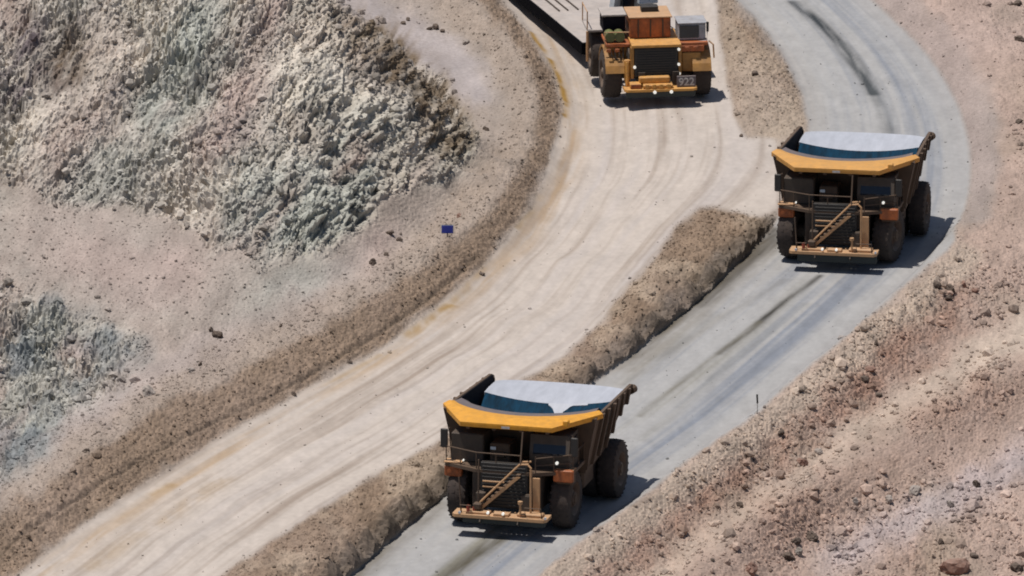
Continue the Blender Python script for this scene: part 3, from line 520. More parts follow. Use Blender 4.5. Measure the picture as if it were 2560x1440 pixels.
B = [(372,985,.40,'pale','largest pale boulder on the lilac strip outside the left berm','rocks along the outer foot of the left berm'),
 (548,838,.30,'dark','dark angular rock at the foot of the grey gravel fan','rocks along the outer foot of the left berm'),
 (530,826,.20,'dark','smaller dark rock touching the angular one at the fan foot','rocks along the outer foot of the left berm'),
 (480,925,.24,'pale','flat pale rock in the stony patch above the left berm','rocks along the outer foot of the left berm'),
 (497,912,.17,'dark','brown rock just upslope of the flat pale one by the left berm','rocks along the outer foot of the left berm'),
 (214,1125,.16,'dark','small lone dark rock near the lower left corner of the lilac strip','rocks along the outer foot of the left berm'),
 (700,815,.15,'dark','small dark rock above the middle of the left berm','rocks along the outer foot of the left berm'),
 (737,985,.16,'dark','small dark rock lying on the left edge of the pale road','stones on the left edge of the pale road'),
 (878,905,.14,'dark','tiny dark rock on the pale road edge below the berm','stones on the left edge of the pale road'),
 (980,582,.24,'dark','black rounded rock at the hill foot, topmost of the four','black rocks left of the blue sign'),
 (1002,600,.20,'dark','narrow black rock leaning, right of the topmost one','black rocks left of the blue sign'),
 (970,636,.19,'dark','black rock between the leaning one and the lowest one','black rocks left of the blue sign'),
 (934,658,.28,'dark','tall black rock, lowest left of the four near the sign','black rocks left of the blue sign'),
 (1143,540,.17,'red','small dull red rock just right of the blue sign',None),
 (1206,686,.17,'dark','dark rock at the berm foot where the pale road begins to straighten','stones on the left edge of the pale road'),
 (1160,672,.15,'dark','small dark stone on the berm face below the blue sign','stones on the left edge of the pale road'),
 (1012,58,.19,'dark','leftmost dark rock at the edge of the smooth terrace','dark rocks along the smooth terrace'),
 (1022,48,.15,'dark','small dark rock above the leftmost one on the terrace','dark rocks along the smooth terrace'),
 (1078,72,.20,'dark','dark rock on the left of the terrace cluster','dark rocks along the smooth terrace'),
 (1093,69,.24,'dark','largest dark rock of the cluster on the terrace edge','dark rocks along the smooth terrace'),
 (1107,77,.18,'dark','dark rock on the right of the terrace cluster','dark rocks along the smooth terrace'),
 (1163,106,.24,'pale','pale topped rock lying alone right of the terrace cluster','dark rocks along the smooth terrace'),
 (1218,323,.20,'dark','dark flat rock by the light strip beyond the hill spur',None),
 (1318,142,.17,'dark','dark rock on the berm beside the trailer',None),
 (1882,187,.24,'dark','broad dark rock on the mound between the two roads',None),
 (1856,340,.14,'dark','small dark stone at the tip of the mound between the roads',None),
 (2345,713,.27,'dark','leftmost dark rock in the pile above the lower slope','dark rock pile beside the grey road'),
 (2380,728,.34,'dark','largest dark rock in the middle of the pile beside the road','dark rock pile beside the grey road'),
 (2410,715,.25,'red','red brown rock on the right of the pile beside the road','dark rock pile beside the grey road'),
 (2372,745,.22,'dark','dark rock at the bottom of the pile beside the road','dark rock pile beside the grey road'),
 (2440,728,.22,'red','rightmost red brown rock of the pile beside the road','dark rock pile beside the grey road'),
 (2180,925,.28,'red','reddish rock topmost in the mid slope heap','reddish rocks on the middle of the slope'),
 (2165,950,.22,'dark','dark rock under the reddish topmost one in the mid slope heap','reddish rocks on the middle of the slope'),
 (2200,988,.22,'dark','dark rock at the lower end of the mid slope heap','reddish rocks on the middle of the slope'),
 (2195,860,.20,'dark','dark lone rock upslope of the mid slope heap','reddish rocks on the middle of the slope'),
 (2003,977,.20,'dark','dark rock near the black tipped marker post',None),
 (2010,1158,.30,'red','large reddish slab on the lower edge of the stony red patch','rocks at the foot of the red patch'),
 (2050,1132,.26,'pale','pale rock right of the reddish slab at the red patch foot','rocks at the foot of the red patch'),
 (1958,1082,.22,'dark','dark rock inside the stony red patch','rocks at the foot of the red patch'),
 (2290,1232,.42,'pale','big pale boulder with a dark underside on the lower slope','rocks above the lilac track'),
 (2225,1250,.24,'pale','pale rock left of the big boulder on the lower slope','rocks above the lilac track'),
 (2140,1258,.24,'pale','pale rock well left of the big boulder on the lower slope','rocks above the lilac track'),
 (2035,1345,.36,'dark','dark angular boulder, highest of the bottom cluster','dark boulders near the bottom edge'),
 (1990,1355,.30,'dark','dark boulder left of the highest in the bottom cluster','dark boulders near the bottom edge'),
 (1975,1395,.34,'dark','dark boulder lowest left of the bottom cluster','dark boulders near the bottom edge'),
 (2000,1385,.26,'grey','grey rock in the middle of the bottom cluster','dark boulders near the bottom edge'),
 (2445,1212,.28,'dark','dark boulder on the pink ground beyond the lilac track','rocks on the pink ground at lower right'),
 (2380,1262,.26,'pale','pale pink rock beyond the lilac track','rocks on the pink ground at lower right'),
 (2350,1358,.22,'dark','dark rock above the large pink boulder','rocks on the pink ground at lower right'),
 (2430,1390,.24,'dark','dark rock right of and above the large pink boulder','rocks on the pink ground at lower right'),
 (2390,1425,.85,'red','large low pink boulder at the bottom right edge','rocks on the pink ground at lower right'),
 (2545,1425,.36,'dark','dark boulder cut by the lower right corner','rocks on the pink ground at lower right'),
 (1885,1430,.45,'red','rounded red brown boulder at the bottom edge','dark boulders near the bottom edge'),
 (1786,1402,.15,'dark','small dark stone on the beige track near the bottom edge',None),
 (1850,1262,.18,'dark','small dark stone below the stony red patch',None),
 (2548,12,.26,'dark','dark rock in the top right corner','dark rocks at the right edge'),
 (2550,100,.26,'dark','dark rock at the right edge below the corner','dark rocks at the right edge'),
 (2548,305,.26,'dark','dark rock at the right edge level with the upper dump truck','dark rocks at the right edge')]
for b in B: boulder(*b)
# ------------------------------------------------------------------ mesh builder
class MB:
    def __init__(s): s.v = []; s.f = []; s.p = []
    def add(s, v, f): v = list(v); f = list(f); s.p.append((v, f)); o = len(s.v); s.v += [tuple(p) for p in v]; s.f += [tuple(i+o for i in q) for q in f]; return s
    def box(s, x0, x1, y0, y1, z0, z1, b=.02):
        # chamfered box
        b = min(b, .45*min(x1-x0, y1-y0, z1-z0)); v = []; 
        if b < .004:
            v = [(x, y, z) for z in (z0, z1) for y in (y0, y1) for x in (x0, x1)]; return s.add(v, [(0,2,3,1),(4,5,7,6),(0,1,5,4),(2,6,7,3),(0,4,6,2),(1,3,7,5)])
        def ring(z, i): return [(x0+i+b, y0+i, z), (x1-i-b, y0+i, z), (x1-i, y0+i+b, z), (x1-i, y1-i-b, z), (x1-i-b, y1-i, z), (x0+i+b, y1-i, z), (x0+i, y1-i-b, z), (x0+i, y0+i+b, z)]
        v = ring(z0, b)+ring(z0+b, 0)+ring(z1-b, 0)+ring(z1, b)
        v = [tuple(p) for p in v]; f = [tuple(range(7, -1, -1)), tuple(range(24, 32))]
        for k in range(3):
            for i in range(8): f.append((k*8+i, k*8+(i+1) % 8, k*8+8+(i+1) % 8, k*8+8+i))
        return s.add(v, f)
    def tube(s, pts, r, n=8):
        pts = [Vector(p) for p in pts]; rings = []
        for i, p in enumerate(pts):
            d = (pts[min(i+1, len(pts)-1)]-pts[max(i-1, 0)]).normalized(); a = d.cross(Vector((0, 0, 1)) if abs(d.z) < .9 else Vector((1, 0, 0))).normalized(); b = d.cross(a)
            rings.append([p+(a*math.cos(t)+b*math.sin(t))*r for t in [6.2832*k/n for k in range(n)]])
        f = [tuple(range(n-1, -1, -1)), tuple((len(pts)-1)*n+k for k in range(n))]
        for i in range(len(pts)-1):
            for k in range(n): f.append((i*n+k, i*n+(k+1) % n, (i+1)*n+(k+1) % n, (i+1)*n+k))
        return s.add([v for q in rings for v in q], f)
    def prism(s, poly, a, b, axis='x'):
        """poly in the other two axes, extruded from a to b"""
        m = {'x': lambda p, t: (t, p[0], p[1]), 'y': lambda p, t: (p[0], t, p[1]), 'z': lambda p, t: (p[0], p[1], t)}[axis]; n = len(poly)
        return s.add([m(p, a) for p in poly]+[m(p, b) for p in poly], [tuple(range(n-1, -1, -1)), tuple(range(n, 2*n))]+[(i, (i+1) % n, n+(i+1) % n, n+i) for i in range(n)])
    def sheet(s, rows, th):
        """grid of points (rows of equal length) thickened downward"""
        R, K = len(rows), len(rows[0]); top = [p for r in rows for p in r]; bot = [(p[0], p[1], p[2]-th) for p in top]; o = R*K; f = []
        for i in range(R-1):
            for k in range(K-1):
                a, b, c, d = i*K+k, i*K+k+1, (i+1)*K+k+1, (i+1)*K+k; f += [(a, b, c, d), (o+d, o+c, o+b, o+a)]
        e = [(i*K, (i+1)*K) for i in range(R-1)]+[((i+1)*K+K-1, i*K+K-1) for i in range(R-1)]+[(k+1, k) for k in range(K-1)]+[((R-1)*K+k, (R-1)*K+k+1) for k in range(K-1)]
        f += [(a, b, o+b, o+a) for a, b in e]; return s.add(top+bot, f)
    def lathe(s, prof, cx, cy, cz, n=40):
        """profile (x offset, radius) turned about an axis along x"""
        K = len(prof); v = [(cx+a, cy+r*math.cos(t), cz+r*math.sin(t)) for t in [6.28318*k/n for k in range(n)] for a, r in prof]; f = []
        for k in range(n):
            for i in range(K-1): f.append((k*K+i, ((k+1) % n)*K+i, ((k+1) % n)*K+i+1, k*K+i+1))
        return s.add(v, f)
    def each(s, name, mat, parent=None, smooth=False):
        """one object for every piece that was added"""
        out = []
        for (v, f) in s.p: m = MB(); m.add(v, f); out.append(m.build(name, mat, parent, smooth))
        return out
    def build(s, name, mat, parent=None, smooth=False):
        me = bpy.data.meshes.new(name); me.from_pydata(s.v, [], s.f); me.validate()
        import bmesh
        bm = bmesh.new(); bm.from_mesh(me); bmesh.ops.recalc_face_normals(bm, faces=bm.faces); bm.to_mesh(me); bm.free()
        if smooth:
            me.polygons.foreach_set('use_smooth', [True]*len(me.polygons)); me.set_sharp_from_angle(angle=math.radians(35))
        me.materials.append(mat); o = bpy.data.objects.new(name, me); C.collection.objects.link(o); o.parent = parent; return o
def thing(name, loc, rz, label, cat, group=None):
    o = bpy.data.objects.new(name, None); C.collection.objects.link(o); o.location = loc; o.rotation_euler = (0, 0, rz); return tag(o, label, cat, group)
def wheel(root, cx, cy, R, wdt, side):
    """big dump truck tyre with lug treads; side = +1 outer face towards +x"""
    h = wdt/2; prof = [(-h, R*.58), (-h, R*.86), (-h*.86, R*.95), (-h*.6, R*.985), (h*.6, R*.985), (h*.86, R*.95), (h, R*.86), (h, R*.58), (h*.8, R*.55), (-h*.8, R*.55), (-h, R*.58)]
    m = MB().lathe(prof, cx, cy, R, 44)
    for k in range(26):
        a = 6.28318*k/26
        for sg in (-1, 1):
            a2 = a+(.12 if sg > 0 else 0); v = []
            for xx, da in ((sg*.06, 0), (sg*h*.97, .05)):
                for dd in (-.045, .045):
                    for rr in (R*.96, R*1.0 if abs(xx) < h*.8 else R*.965):
                        t = a2+da+dd; v.append((cx+xx, cy+rr*math.cos(t), R+rr*math.sin(t)))
            m.add(v, [(0,1,3,2),(4,6,7,5),(1,5,7,3),(0,2,6,4),(0,4,5,1),(2,3,7,6)])
    w_ = m.build('wheel', M['tyre'], root, True)
    o = cx+side*h
    MB().lathe([(side*(-.02)-0, .02), (-side*.02, R*.22), (-side*.12, R*.24), (-side*.32, R*.42), (-side*.10, R*.50), (-side*.0, R*.57), (-side*.14, R*.56)], o, cy, R, 32).build('rim', M['rim'], w_, True)
    MB().tube([(o+side*.03, cy, R), (o-side*.2, cy, R)], R*.16, 14).build('hub', M['brown'], w_)
    return w_
def lamp(root, x, y, z, r=.09, mat='lamp'):
    return MB().tube([(x, y, z), (x, y+.12, z)], r, 12).build('headlight', M[mat], root)

def dump_truck():
    T = thing('dump_truck', (0, 0, 0), 0, '', 'dump truck', 'haul trucks driving down the grey road')
    # --- wheels
    for s in (-1, 1):
        wheel(T, s*2.86, 3.3, 1.62, 1.05, s)
        wheel(T, s*3.80, 9.6, 1.62, 1.0, s); wheel(T, s*2.68, 9.6, 1.62, 1.0, s)
    # --- chassis
    f = MB()
    for s in (-1, 1): f.box(s*1.25-.25, s*1.25+.25, .8, 12.2, 1.35, 2.3)
    f.box(-1.2, 1.2, 3.0, 3.6, 1.2, 2.0); f.box(-1.3, 1.3, 8.4, 10.7, .95, 2.3, .2); f.tube([(-4, 9.6, 1.62), (4, 9.6, 1.62)], .55, 16); f.tube([(-3, 3.3, 1.65), (3, 3.3, 1.65)], .4, 12)
    f.box(-1.1, 1.1, 6.5, 7.4, 1.5, 3.0); f.build('chassis', M['dark'], T)
    MB().box(1.9, 3.3, 5.2, 7.6, 1.4, 2.7, .25).build('fuel_tank', M['brown'], T); MB().box(-3.2, -1.9, 5.3, 7.5, 1.4, 2.6, .25).build('hydraulic_tank', M['brown'], T)
    # --- front: engine bay, radiator
    e = MB().box(-1.9, 1.9, 1.6, 4.3, 1.3, 3.3); e.build('engine_bay', M['dark'], T)
    g = MB(); g.box(-1.35, 1.25, 1.25, 1.6, 1.45, 3.9)
    for k in range(12): g.box(-1.25, 1.15, 1.19, 1.26, 1.55+k*.19, 1.62+k*.19, .01)
    g.build('radiator_grille', M['black'], T)
    # --- bumper
    bp = MB().prism([(-2.62, .15), (-2.45, 0), (2.45, 0), (2.62, .2), (2.62, 1.15), (-2.62, 1.15)], 1.10, 1.27, 'z').build('bumper', M['tan'], T)
    MB().box(-2.05, 2.5, .12, .5, .80, 1.098, .03).build('skirt_plate', M['bumperblack'], bp)
    st = MB()
    st.box(-1.9, -.6, .2, .85, 1.272, 1.40); st.box(-.35, .5, .1, .6, 1.272, 1.42); st.box(.9, 2.3, .3, .95, 1.272, 1.45, .05)
    st.each('step_plate', M['tan'], bp)
    tc = MB()
    for s in (-1, 1): tc.tube([(s*1.05, .06, 1.1), (s*1.05, -.06, .96), (s*1.05, .06, .86)], .05, 8)
    tc.each('tow_eye', M['dark'], bp)
    for x in (-.62, .22): lamp(bp, x, -.01, 1.45, .075)
    for x in (-2.2, 2.56): lamp(bp, x, .0, 1.36, .07, 'white')
    MB().tube([(-1.78, .3, 1.3), (-1.78, .3, 1.72)], .10, 12).build('fire_extinguisher', M['red'], T); MB().tube([(-1.5, .45, 1.3), (-1.5, .45, 1.6)], .09, 12).build('fire_extinguisher', M['red'], T)
    MB().box(-1.55, -1.1, .35, .75, 1.45, 1.85, .08).build('battery_box', M['brown'], T)
    p = MB().tube([(1.12, .25, 1.4), (1.12, .25, 2.05)], .06); p.tube([(1.12, .25, 2.0), (1.12, .25, 2.16)], .13, 12); p.build('bollard_light', M['tan'], T)
    # --- upper deck and fenders
    d = MB().prism([(-3.55, 2.1), (-1.6, 1.2), (1.6, 1.2), (3.6, 2.1), (3.6, 4.6), (-3.55, 4.6)], 3.32, 3.50, 'z'); d.build('deck', M['brown'], T)
    for s in (-1, 1):
        fb = MB().box(s*3.1-.48, s*3.1+.48, 2.02, 2.6, 2.75, 3.315, .05).build('headlight_box', M['orange'] if s < 0 else M['brown'], T)
        for k in (-.2, .2): MB().tube([(s*3.1+k, 1.97, 3.05), (s*3.1+k, 2.1, 3.05)], .13, 14).build('headlight', M['orange'], fb)
        MB().box(s*3.1-.5, s*3.1+.5, 1.95, 2.64, 3.52, 3.58, .01).build('shelf', M['tan'], fb)
    MB().box(2.55, 3.65, 1.7, 2.0, 2.95, 3.62, .05).build('equipment_box', M['orange'], T)
    lamp(T, 2.78, 1.62, 4.02, .085); lamp(T, -2.5, 1.9, 3.72, .05)
    # cab on the right of the picture, cabinet on the left
    cb = MB().prism([(2.2, 3.5), (2.05, 4.4), (2.35, 5.35), (4.0, 5.35), (4.0, 3.5)], 1.15, 3.35, 'x').build('cab', M['dark'], T)
    MB().add([(1.35, 2.185, 3.95), (3.15, 2.185, 3.95), (3.15, 2.33, 5.22), (1.35, 2.33, 5.22), (1.35, 2.03, 4.42), (3.15, 2.03, 4.42)], [(0, 1, 5, 4), (4, 5, 2, 3)]).build('windscreen', M['glass'], cb)
    MB().box(3.345, 3.365, 2.6, 3.8, 4.1, 5.15, .004).build('side_window', M['glass'], cb)
    c2 = MB().box(-3.3, -1.5, 2.4, 4.2, 3.5, 5.1, .06); c2.build('control_cabinet', M['dark'], T)
    c3 = MB().box(-1.2, -.1, 2.6, 4.0, 3.5, 4.6, .06); c3.tube([(-.95, 2.5, 4.0), (-.35, 2.5, 4.0)], .16, 12); c3.build('air_cleaner', M['brown'], T)
    MB().box(-1.15, -.85, 2.53, 2.59, 4.25, 4.42, .01).build('plate', M['pale'], T)
    # --- stairway and rails
    s_ = MB(); y = .62
    for dy in (0, .55): s_.tube([(-1.3, y+dy, 1.75), (.95, y+dy+.15, 4.05), (1.45, y+dy+.15, 4.1)], .055); 
    s_.prism([(-1.45, 1.35), (-1.2, 1.35), (1.0, 3.35), (.75, 3.35)], y+.08, y+.12, 'y'); s_.prism([(-1.45, 1.35), (-1.2, 1.35), (1.0, 3.35), (.75, 3.35)], y+.62, y+.66, 'y')
    s_.each('stair_rail', M['tan'], T)
    tr = MB()
    for k in range(10): x = -1.25+k*.23; z = 1.5+k*.21; tr.box(x-.11, x+.11, y+.12, y+.62, z, z+.035, .005)
    tr.each('tread', M['brown'], T)
    lp = MB(); lp.tube([(1.62, .55, 1.27), (1.62, .60, 3.95), (1.45, .62, 4.1)], .06); lp.box(1.62, 2.02, .95, 1.05, 1.3, 3.3, .02); lp.each('ladder_post', M['tan'], T)
    rl = MB(); rl.tube([(-1.3, .6, 1.75), (-1.3, .7, 4.2)], .045); rl.tube([(1.0, .75, 4.1), (1.0, 1.25, 5.75)], .045); rl.tube([(-2.2, .4, 1.27), (-2.35, .5, 3.2)], .045)
    rl.tube([(-2.2, .4, 1.27), (-2.2, .15, 1.75), (-1.6, .15, 1.75), (-1.6, .3, 1.27)], .03)
    rl.tube([(1.4, .3, 1.27), (1.4, .1, 1.85), (2.3, .1, 1.85), (2.3, .3, 1.27)], .03)
    rl.tube([(-3.5, 2.15, 4.4), (-1.6, 1.3, 4.4), (.9, 1.25, 4.4)], .035); rl.tube([(1.7, 1.25, 4.3), (3.55, 2.15, 4.4), (3.55, 4.4, 4.4)], .035); rl.tube([(1.7, 1.25, 3.9), (3.55, 2.15, 3.95)], .025)
    for x, yy in ((-3.5, 2.15), (-2.6, 1.75), (-1.6, 1.3), (-.5, 1.28), (1.7, 1.25), (2.6, 1.7), (3.55, 2.15), (3.55, 3.3), (3.55, 4.4)): rl.tube([(x, yy, 3.5), (x, yy, 4.42)], .03)
    rl.each('handrail', M['brown'], T)
    hb = MB()
    for z in (2.55, 2.85): hb.box(-1.2, .0, 1.08, 1.18, z, z+.07, .01)
    hb.each('grille_bar', M['tan'], T)
    for s in (-1, 1):
        mr = MB().box(s*3.62-.2, s*3.62+.2, 2.1, 2.24, 4.3, 5.35, .04); mr.build('mirror', M['black'], T)
        MB().tube([(s*3.72, 2.25, 5.2), (s*3.4, 2.4, 5.35), (s*3.3, 2.5, 3.6)], .035).build('mirror_arm', M['brown'], T)
    # --- dump body
    N = 21; hw = 4.35
    def ysh(u): return 1.0
    prof = [(4.6, 2.9), (5.1, 2.85), (8.6, 3.15), (11.1, 4.3), (12.7, 4.5)]
    bd = MB()
    for s in (-1, 1):   # side walls, slightly leaning out, rim falls to the tail
        wa = [(4.55, 2.9), (8.6, 3.2), (11.15, 4.42), (13.1, 4.85), (13.3, 5.28), (12.9, 5.46), (4.9, 5.9), (4.3, 5.85)]
        def xx(q): return s*(3.62+.68*(q[1]-2.9)/3.2*(1 if q[0] < 9 else .72))
        n_ = len(wa); v = [(xx(q), q[0], q[1]) for q in wa]+[(xx(q)-s*.16, q[0], q[1]) for q in wa]
        bd.add(v, [tuple(range(n_-1, -1, -1)), tuple(range(n_, 2*n_))]+[(i, (i+1) % n_, n_+(i+1) % n_, n_+i) for i in range(n_)])
        for k, y0 in enumerate((5.6, 6.9, 8.2, 9.5, 10.8, 12.0)):      # stiffening ribs
            zb = np.interp(y0, [4.55, 8.6, 11.15, 13.5], [2.9, 3.2, 4.42, 4.85]); zt = np.interp(y0, [4.9, 12.9], [5.9, 5.46])-.05
            x0 = xx((y0, zb)); x1 = xx((y0, zt)); bd.add([(x0, y0-.12, zb), (x0, y0+.12, zb), (x1, y0+.12, zt), (x1, y0-.12, zt), (x0+s*.16, y0-.12, zb), (x0+s*.16, y0+.12, zb), (x1+s*.16, y0+.12, zt), (x1+s*.16, y0-.12, zt)], [(0,1,2,3),(4,7,6,5),(0,4,5,1),(1,5,6,2),(2,6,7,3),(3,7,4,0)])
    for a, b in zip(prof[:-1], prof[1:]): bd.add([(-3.6, a[0], a[1]), (3.6, a[0], a[1]), (3.6, b[0], b[1]), (-3.6, b[0], b[1]), (-3.6, a[0], a[1]-.2), (3.6, a[0], a[1]-.2), (3.6, b[0], b[1]-.2), (-3.6, b[0], b[1]-.2)], [(0,1,2,3),(4,7,6,5),(0,4,5,1),(2,6,7,3),(0,3,7,4),(1,5,6,2)])
    bd.add([(-3.7, 4.55, 2.9), (3.7, 4.55, 2.9), (4.1, 4.25, 5.8), (-4.1, 4.25, 5.8), (-3.7, 4.75, 2.9), (3.7, 4.75, 2.9), (4.1, 4.45, 5.8), (-4.1, 4.45, 5.8)], [(0,1,2,3),(4,7,6,5),(0,4,5,1),(2,6,7,3),(0,3,7,4),(1,5,6,2)])
    for s in (-1, 1): bd.tube([(s*3.92, 12.9, 5.1), (s*4.02, 13.25, 5.12)], .24, 10)
    for x in (-1.6, 1.6): bd.tube([(x, 6.2, 2.0), (x, 7.8, 3.1)], .22, 12)
    body = bd.build('dump_body', M['brown'], T)
    rows = []
    for k in range(N): rows.append(-1+2*k/(N-1))
    fl = MB().sheet([[(u*3.55, y0, z0+.35*u*u*h0) for u in rows] for y0, z0, h0 in ((4.8, 3.05, 1.3), (6.5, 3.1, 1.3), (8.4, 3.55, 1.3), (9.4, 4.1, 1.2), (10.45, 4.73, 1.1))], .1).build('body_floor', M['floor_shade'], body)
    tl = MB().sheet([[(u*3.62, y0+dy*math.sqrt(max(0, 1-.92*u*u)), z0+h1*u*u) for u in rows] for y0, dy, z0, h1 in ((10.455, 0, 4.74, .385), (11.2, .3, 4.86, .30), (11.9, .8, 4.92, .22), (12.5, 1.4, 4.96, .14))], .16).build('tail_floor', M['tail'], body)
    # near-black sheets inside the side walls, their shade put into the colour
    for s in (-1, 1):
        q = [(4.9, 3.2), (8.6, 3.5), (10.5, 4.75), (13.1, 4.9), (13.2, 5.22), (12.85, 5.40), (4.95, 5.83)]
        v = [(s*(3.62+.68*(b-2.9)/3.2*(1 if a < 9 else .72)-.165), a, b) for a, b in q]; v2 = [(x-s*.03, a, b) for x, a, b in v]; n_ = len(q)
        MB().add(v+v2, [tuple(range(n_)), tuple(range(2*n_-1, n_-1, -1))]+[(i, (i+1) % n_, n_+(i+1) % n_, n_+i) for i in range(n_)]).build('wall_shade', M['inner'], body)
    # canopy: front lip, two swept wings, dished rear edge
    out = [(-4.45, 5.0, 5.93), (-2.55, 1.5, 6.0), (2.55, 1.5, 6.0), (4.45, 5.0, 5.98)]
    def lip(u):   # u -1..1 along the lip
        if u < -.45: t = (u+1)/.55; a, b = out[0], out[1]
        elif u > .45: t = (u-.45)/.55; a, b = out[2], out[3]
        else: t = (u+.45)/.9; a, b = out[1], out[2]
        return [a[i]+(b[i]-a[i])*t for i in range(3)]
    def rear(u): return [u*3.95, 5.5-2.0*(1-u*u)**.8, 5.98+.0*(1-u*u)]
    us = [-1, -.9, -.8, -.7, -.6, -.5, -.45, -.3, -.15, 0, .15, .3, .45, .5, .6, .7, .8, .9, 1]
    R0 = [lip(u) for u in us]; R1 = [rear(u) for u in us]
    R0b = [(p[0], p[1]+.03, p[2]-.26) for p in R0]
    face = [[(p[0], p[1], p[2]) for p in R0], [tuple(p[i]*.45+q[i]*.55+(0, 0, .10)[i] for i in range(3)) for p, q in zip(R0, R1)], [tuple(q) for q in R1]]
    cn = MB().sheet(face, .10)
    K_ = len(us); v = [tuple(p) for p in R0]+R0b+[(p[0], p[1]+.1, p[2]-.26) for p in R0]+[(p[0], p[1]+.08, p[2]-.05) for p in R0]
    f_ = []
    for i in range(K_-1):
        for r in range(3): f_.append((r*K_+i, r*K_+i+1, (r+1)*K_+i+1, (r+1)*K_+i))
    cn.add(v, f_); cn.box(2.95, 3.25, 2.2, 2.6, 5.9, 6.25, .04)
    cn.build('canopy', M['yellow'], body)
    # dusty plate behind the canopy lip, sloping into the body
    pl = MB().sheet([[(q[0]*1.0, q[1]+.01, q[2]-.012) for q in R1], [(q[0]*.97, q[1]+1.0, q[2]-.12) for q in R1], [(q[0]*.95, q[1]+2.0, q[2]-.55) for q in R1]], .08); pl.build('rear_plate', M['mid'], body)
    ub = MB()
    for x in (-2.2, -.75, .75, 2.2): ub.box(x-.1, x+.1, 1.75, 4.2, 5.55, 5.80, .02)
    ub.each('canopy_beam', M['brown'], body)
    MB().box(-.25, .2, 1.465, 1.485, 5.78, 5.9, .004).build('badge', M['text'], body)
    return T
def copy_tree(o, parent=None):
    c = o.copy(); C.collection.objects.link(c); c.parent = parent
    if parent is not None: c.matrix_parent_inverse = o.matrix_parent_inverse.copy()
    for ch in [k for k in list(bpy.data.objects) if k.parent == o]: copy_tree(ch, c)
    return c
T1 = dump_truck()
def place(o, qx, qy, z, deg, label, scl=.948):
    x, y = unproj(qx, qy, z); x = float(x); y = float(y); o.location = (x, y, z+.01); o.rotation_euler = (0, 0, -math.radians(deg)); o.scale = (scl,)*3; o['label'] = label
T2 = copy_tree(T1)
def desc(o): return [c for k in bpy.data.objects if k.parent == o for c in [k]+desc(k)]
for o in desc(T2):
    if o.name.startswith('canopy') and 'beam' not in o.name: o.data = o.data.copy(); o.data.materials[0] = M['yellow2']
    if o.name.startswith('skirt_plate'): o.scale = (1.04, 1, 1); o.data = o.data.copy(); o.data.transform(Matrix.Translation((0, 0, 1.1)) @ Matrix.Scale(1.55, 4, (0, 0, 1)) @ Matrix.Translation((0, 0, -1.1)))
    if o.name.startswith('wheel') and abs(sum(v.co.y for v in o.data.vertices)/len(o.data.vertices)-3.3) < .5:
        cx = sum(v.co.x for v in o.data.vertices)/len(o.data.vertices); o.matrix_basis = Matrix.Translation((cx, 3.3, 0)) @ Matrix.Rotation(math.radians(-11), 4, 'Z') @ Matrix.Translation((-cx, -3.3, 0))
bod = [o for o in desc(T1) if o.name == 'dump_body'][0]; rr_ = np.random.RandomState(3); rows_ = []
for k in range(15):
    u = .0+.62*k/14; e = .12+.75*math.sin(min(1, k/9)*3.1)**2*rr_.uniform(.6, 1.2); pt_ = []
    for yy in (10.44, 10.44-e*.5, 10.44-e): pt_.append((u*3.55, yy, float(np.interp(yy, [8.4, 9.4, 10.45], [3.5+1.3*u*u, 3.95+1.2*u*u, 4.55+1.1*.35*u*u]))*1.0+.05 if 0 else float(np.interp(yy, [8.4, 9.4, 10.45], [3.55+.35*1.3*u*u, 4.1+.35*1.2*u*u, 4.73+.35*1.1*u*u]))+.05))
    rows_.append(pt_)
MB().sheet(rows_, .04).build('spilled_fines', M['tail'], bod)
place(T1, 1247, 1350, -ZRD, 15, 'nearest dump truck, yellow canopied, on the grey road at the bottom of the photo')
place(T2, 2081, 684, 0.0, 9.5, 'dump truck leaving the bend of the grey road, further up at the right', .90)

# ------------------------------------------------------------------ tow truck and its flat trailer at the top
T3 = thing('tow_truck', (0, 0, 0), 0, 'orange heavy tow truck with white cab, grille facing down the pale road', 'tow truck')
for s in (-1, 1):
    wheel(T3, s*2.62, 2.6, 1.45, 1.05, s); wheel(T3, s*2.75, 7.4, 1.4, 1.0, s)
f = MB()
for s in (-1, 1): f.box(s*1.0-.2, s*1.0+.2, .8, 9.2, 1.1, 1.9)
f.tube([(-2.6, 2.6, 1.4), (2.6, 2.6, 1.4)], .3, 12); f.tube([(-2.6, 7.4, 1.4), (2.6, 7.4, 1.4)], .45, 12); f.box(-1.2, 1.2, 6.4, 8.6, 1.2, 2.2, .1); f.build('chassis', M['dark'], T3)
bp = MB().prism([(-2.1, .2), (-1.9, 0), (1.9, 0), (2.15, .2), (2.15, 1.1), (-2.1, 1.1)], .92, 1.06, 'z').build('bumper', M['bright'], T3)
MB().box(-2.0, 2.05, .12, .4, .55, .915, .03).build('skirt_plate', M['bumperblack'], bp)
st = MB().box(-1.75, -1.1, .25, .9, 1.064, 1.35, .04); st.box(-1.0, .75, .15, .95, 1.064, 1.30, .05); st.box(-1.2, .6, .5, 1.0, 1.31, 1.68, .05)
for k in range(4): st.box(-.9+k*.42, -.68+k*.42, .06, .15, 1.08, 1.35, .02)
st.each('step_plate', M['bright'], bp)
MB().box(-1.72, -1.15, .2, .27, 1.1, 1.33, .01).build('step_recess', M['orange'], bp)
for x in (-.35, .62): lamp(bp, x, -.03, .90, .10)
np_ = MB().box(1.0, 2.1, .35, .5, 1.07, 1.72, .02).build('number_plate', M['mid'], T3)
cu = bpy.data.curves.new('number', 'FONT'); cu.body = '922'; cu.size = .62; cu.extrude = .012; cu.align_x = 'CENTER'; cu.offset = .012
to = bpy.data.objects.new('t', cu); C.collection.objects.link(to); bpy.context.view_layer.update()
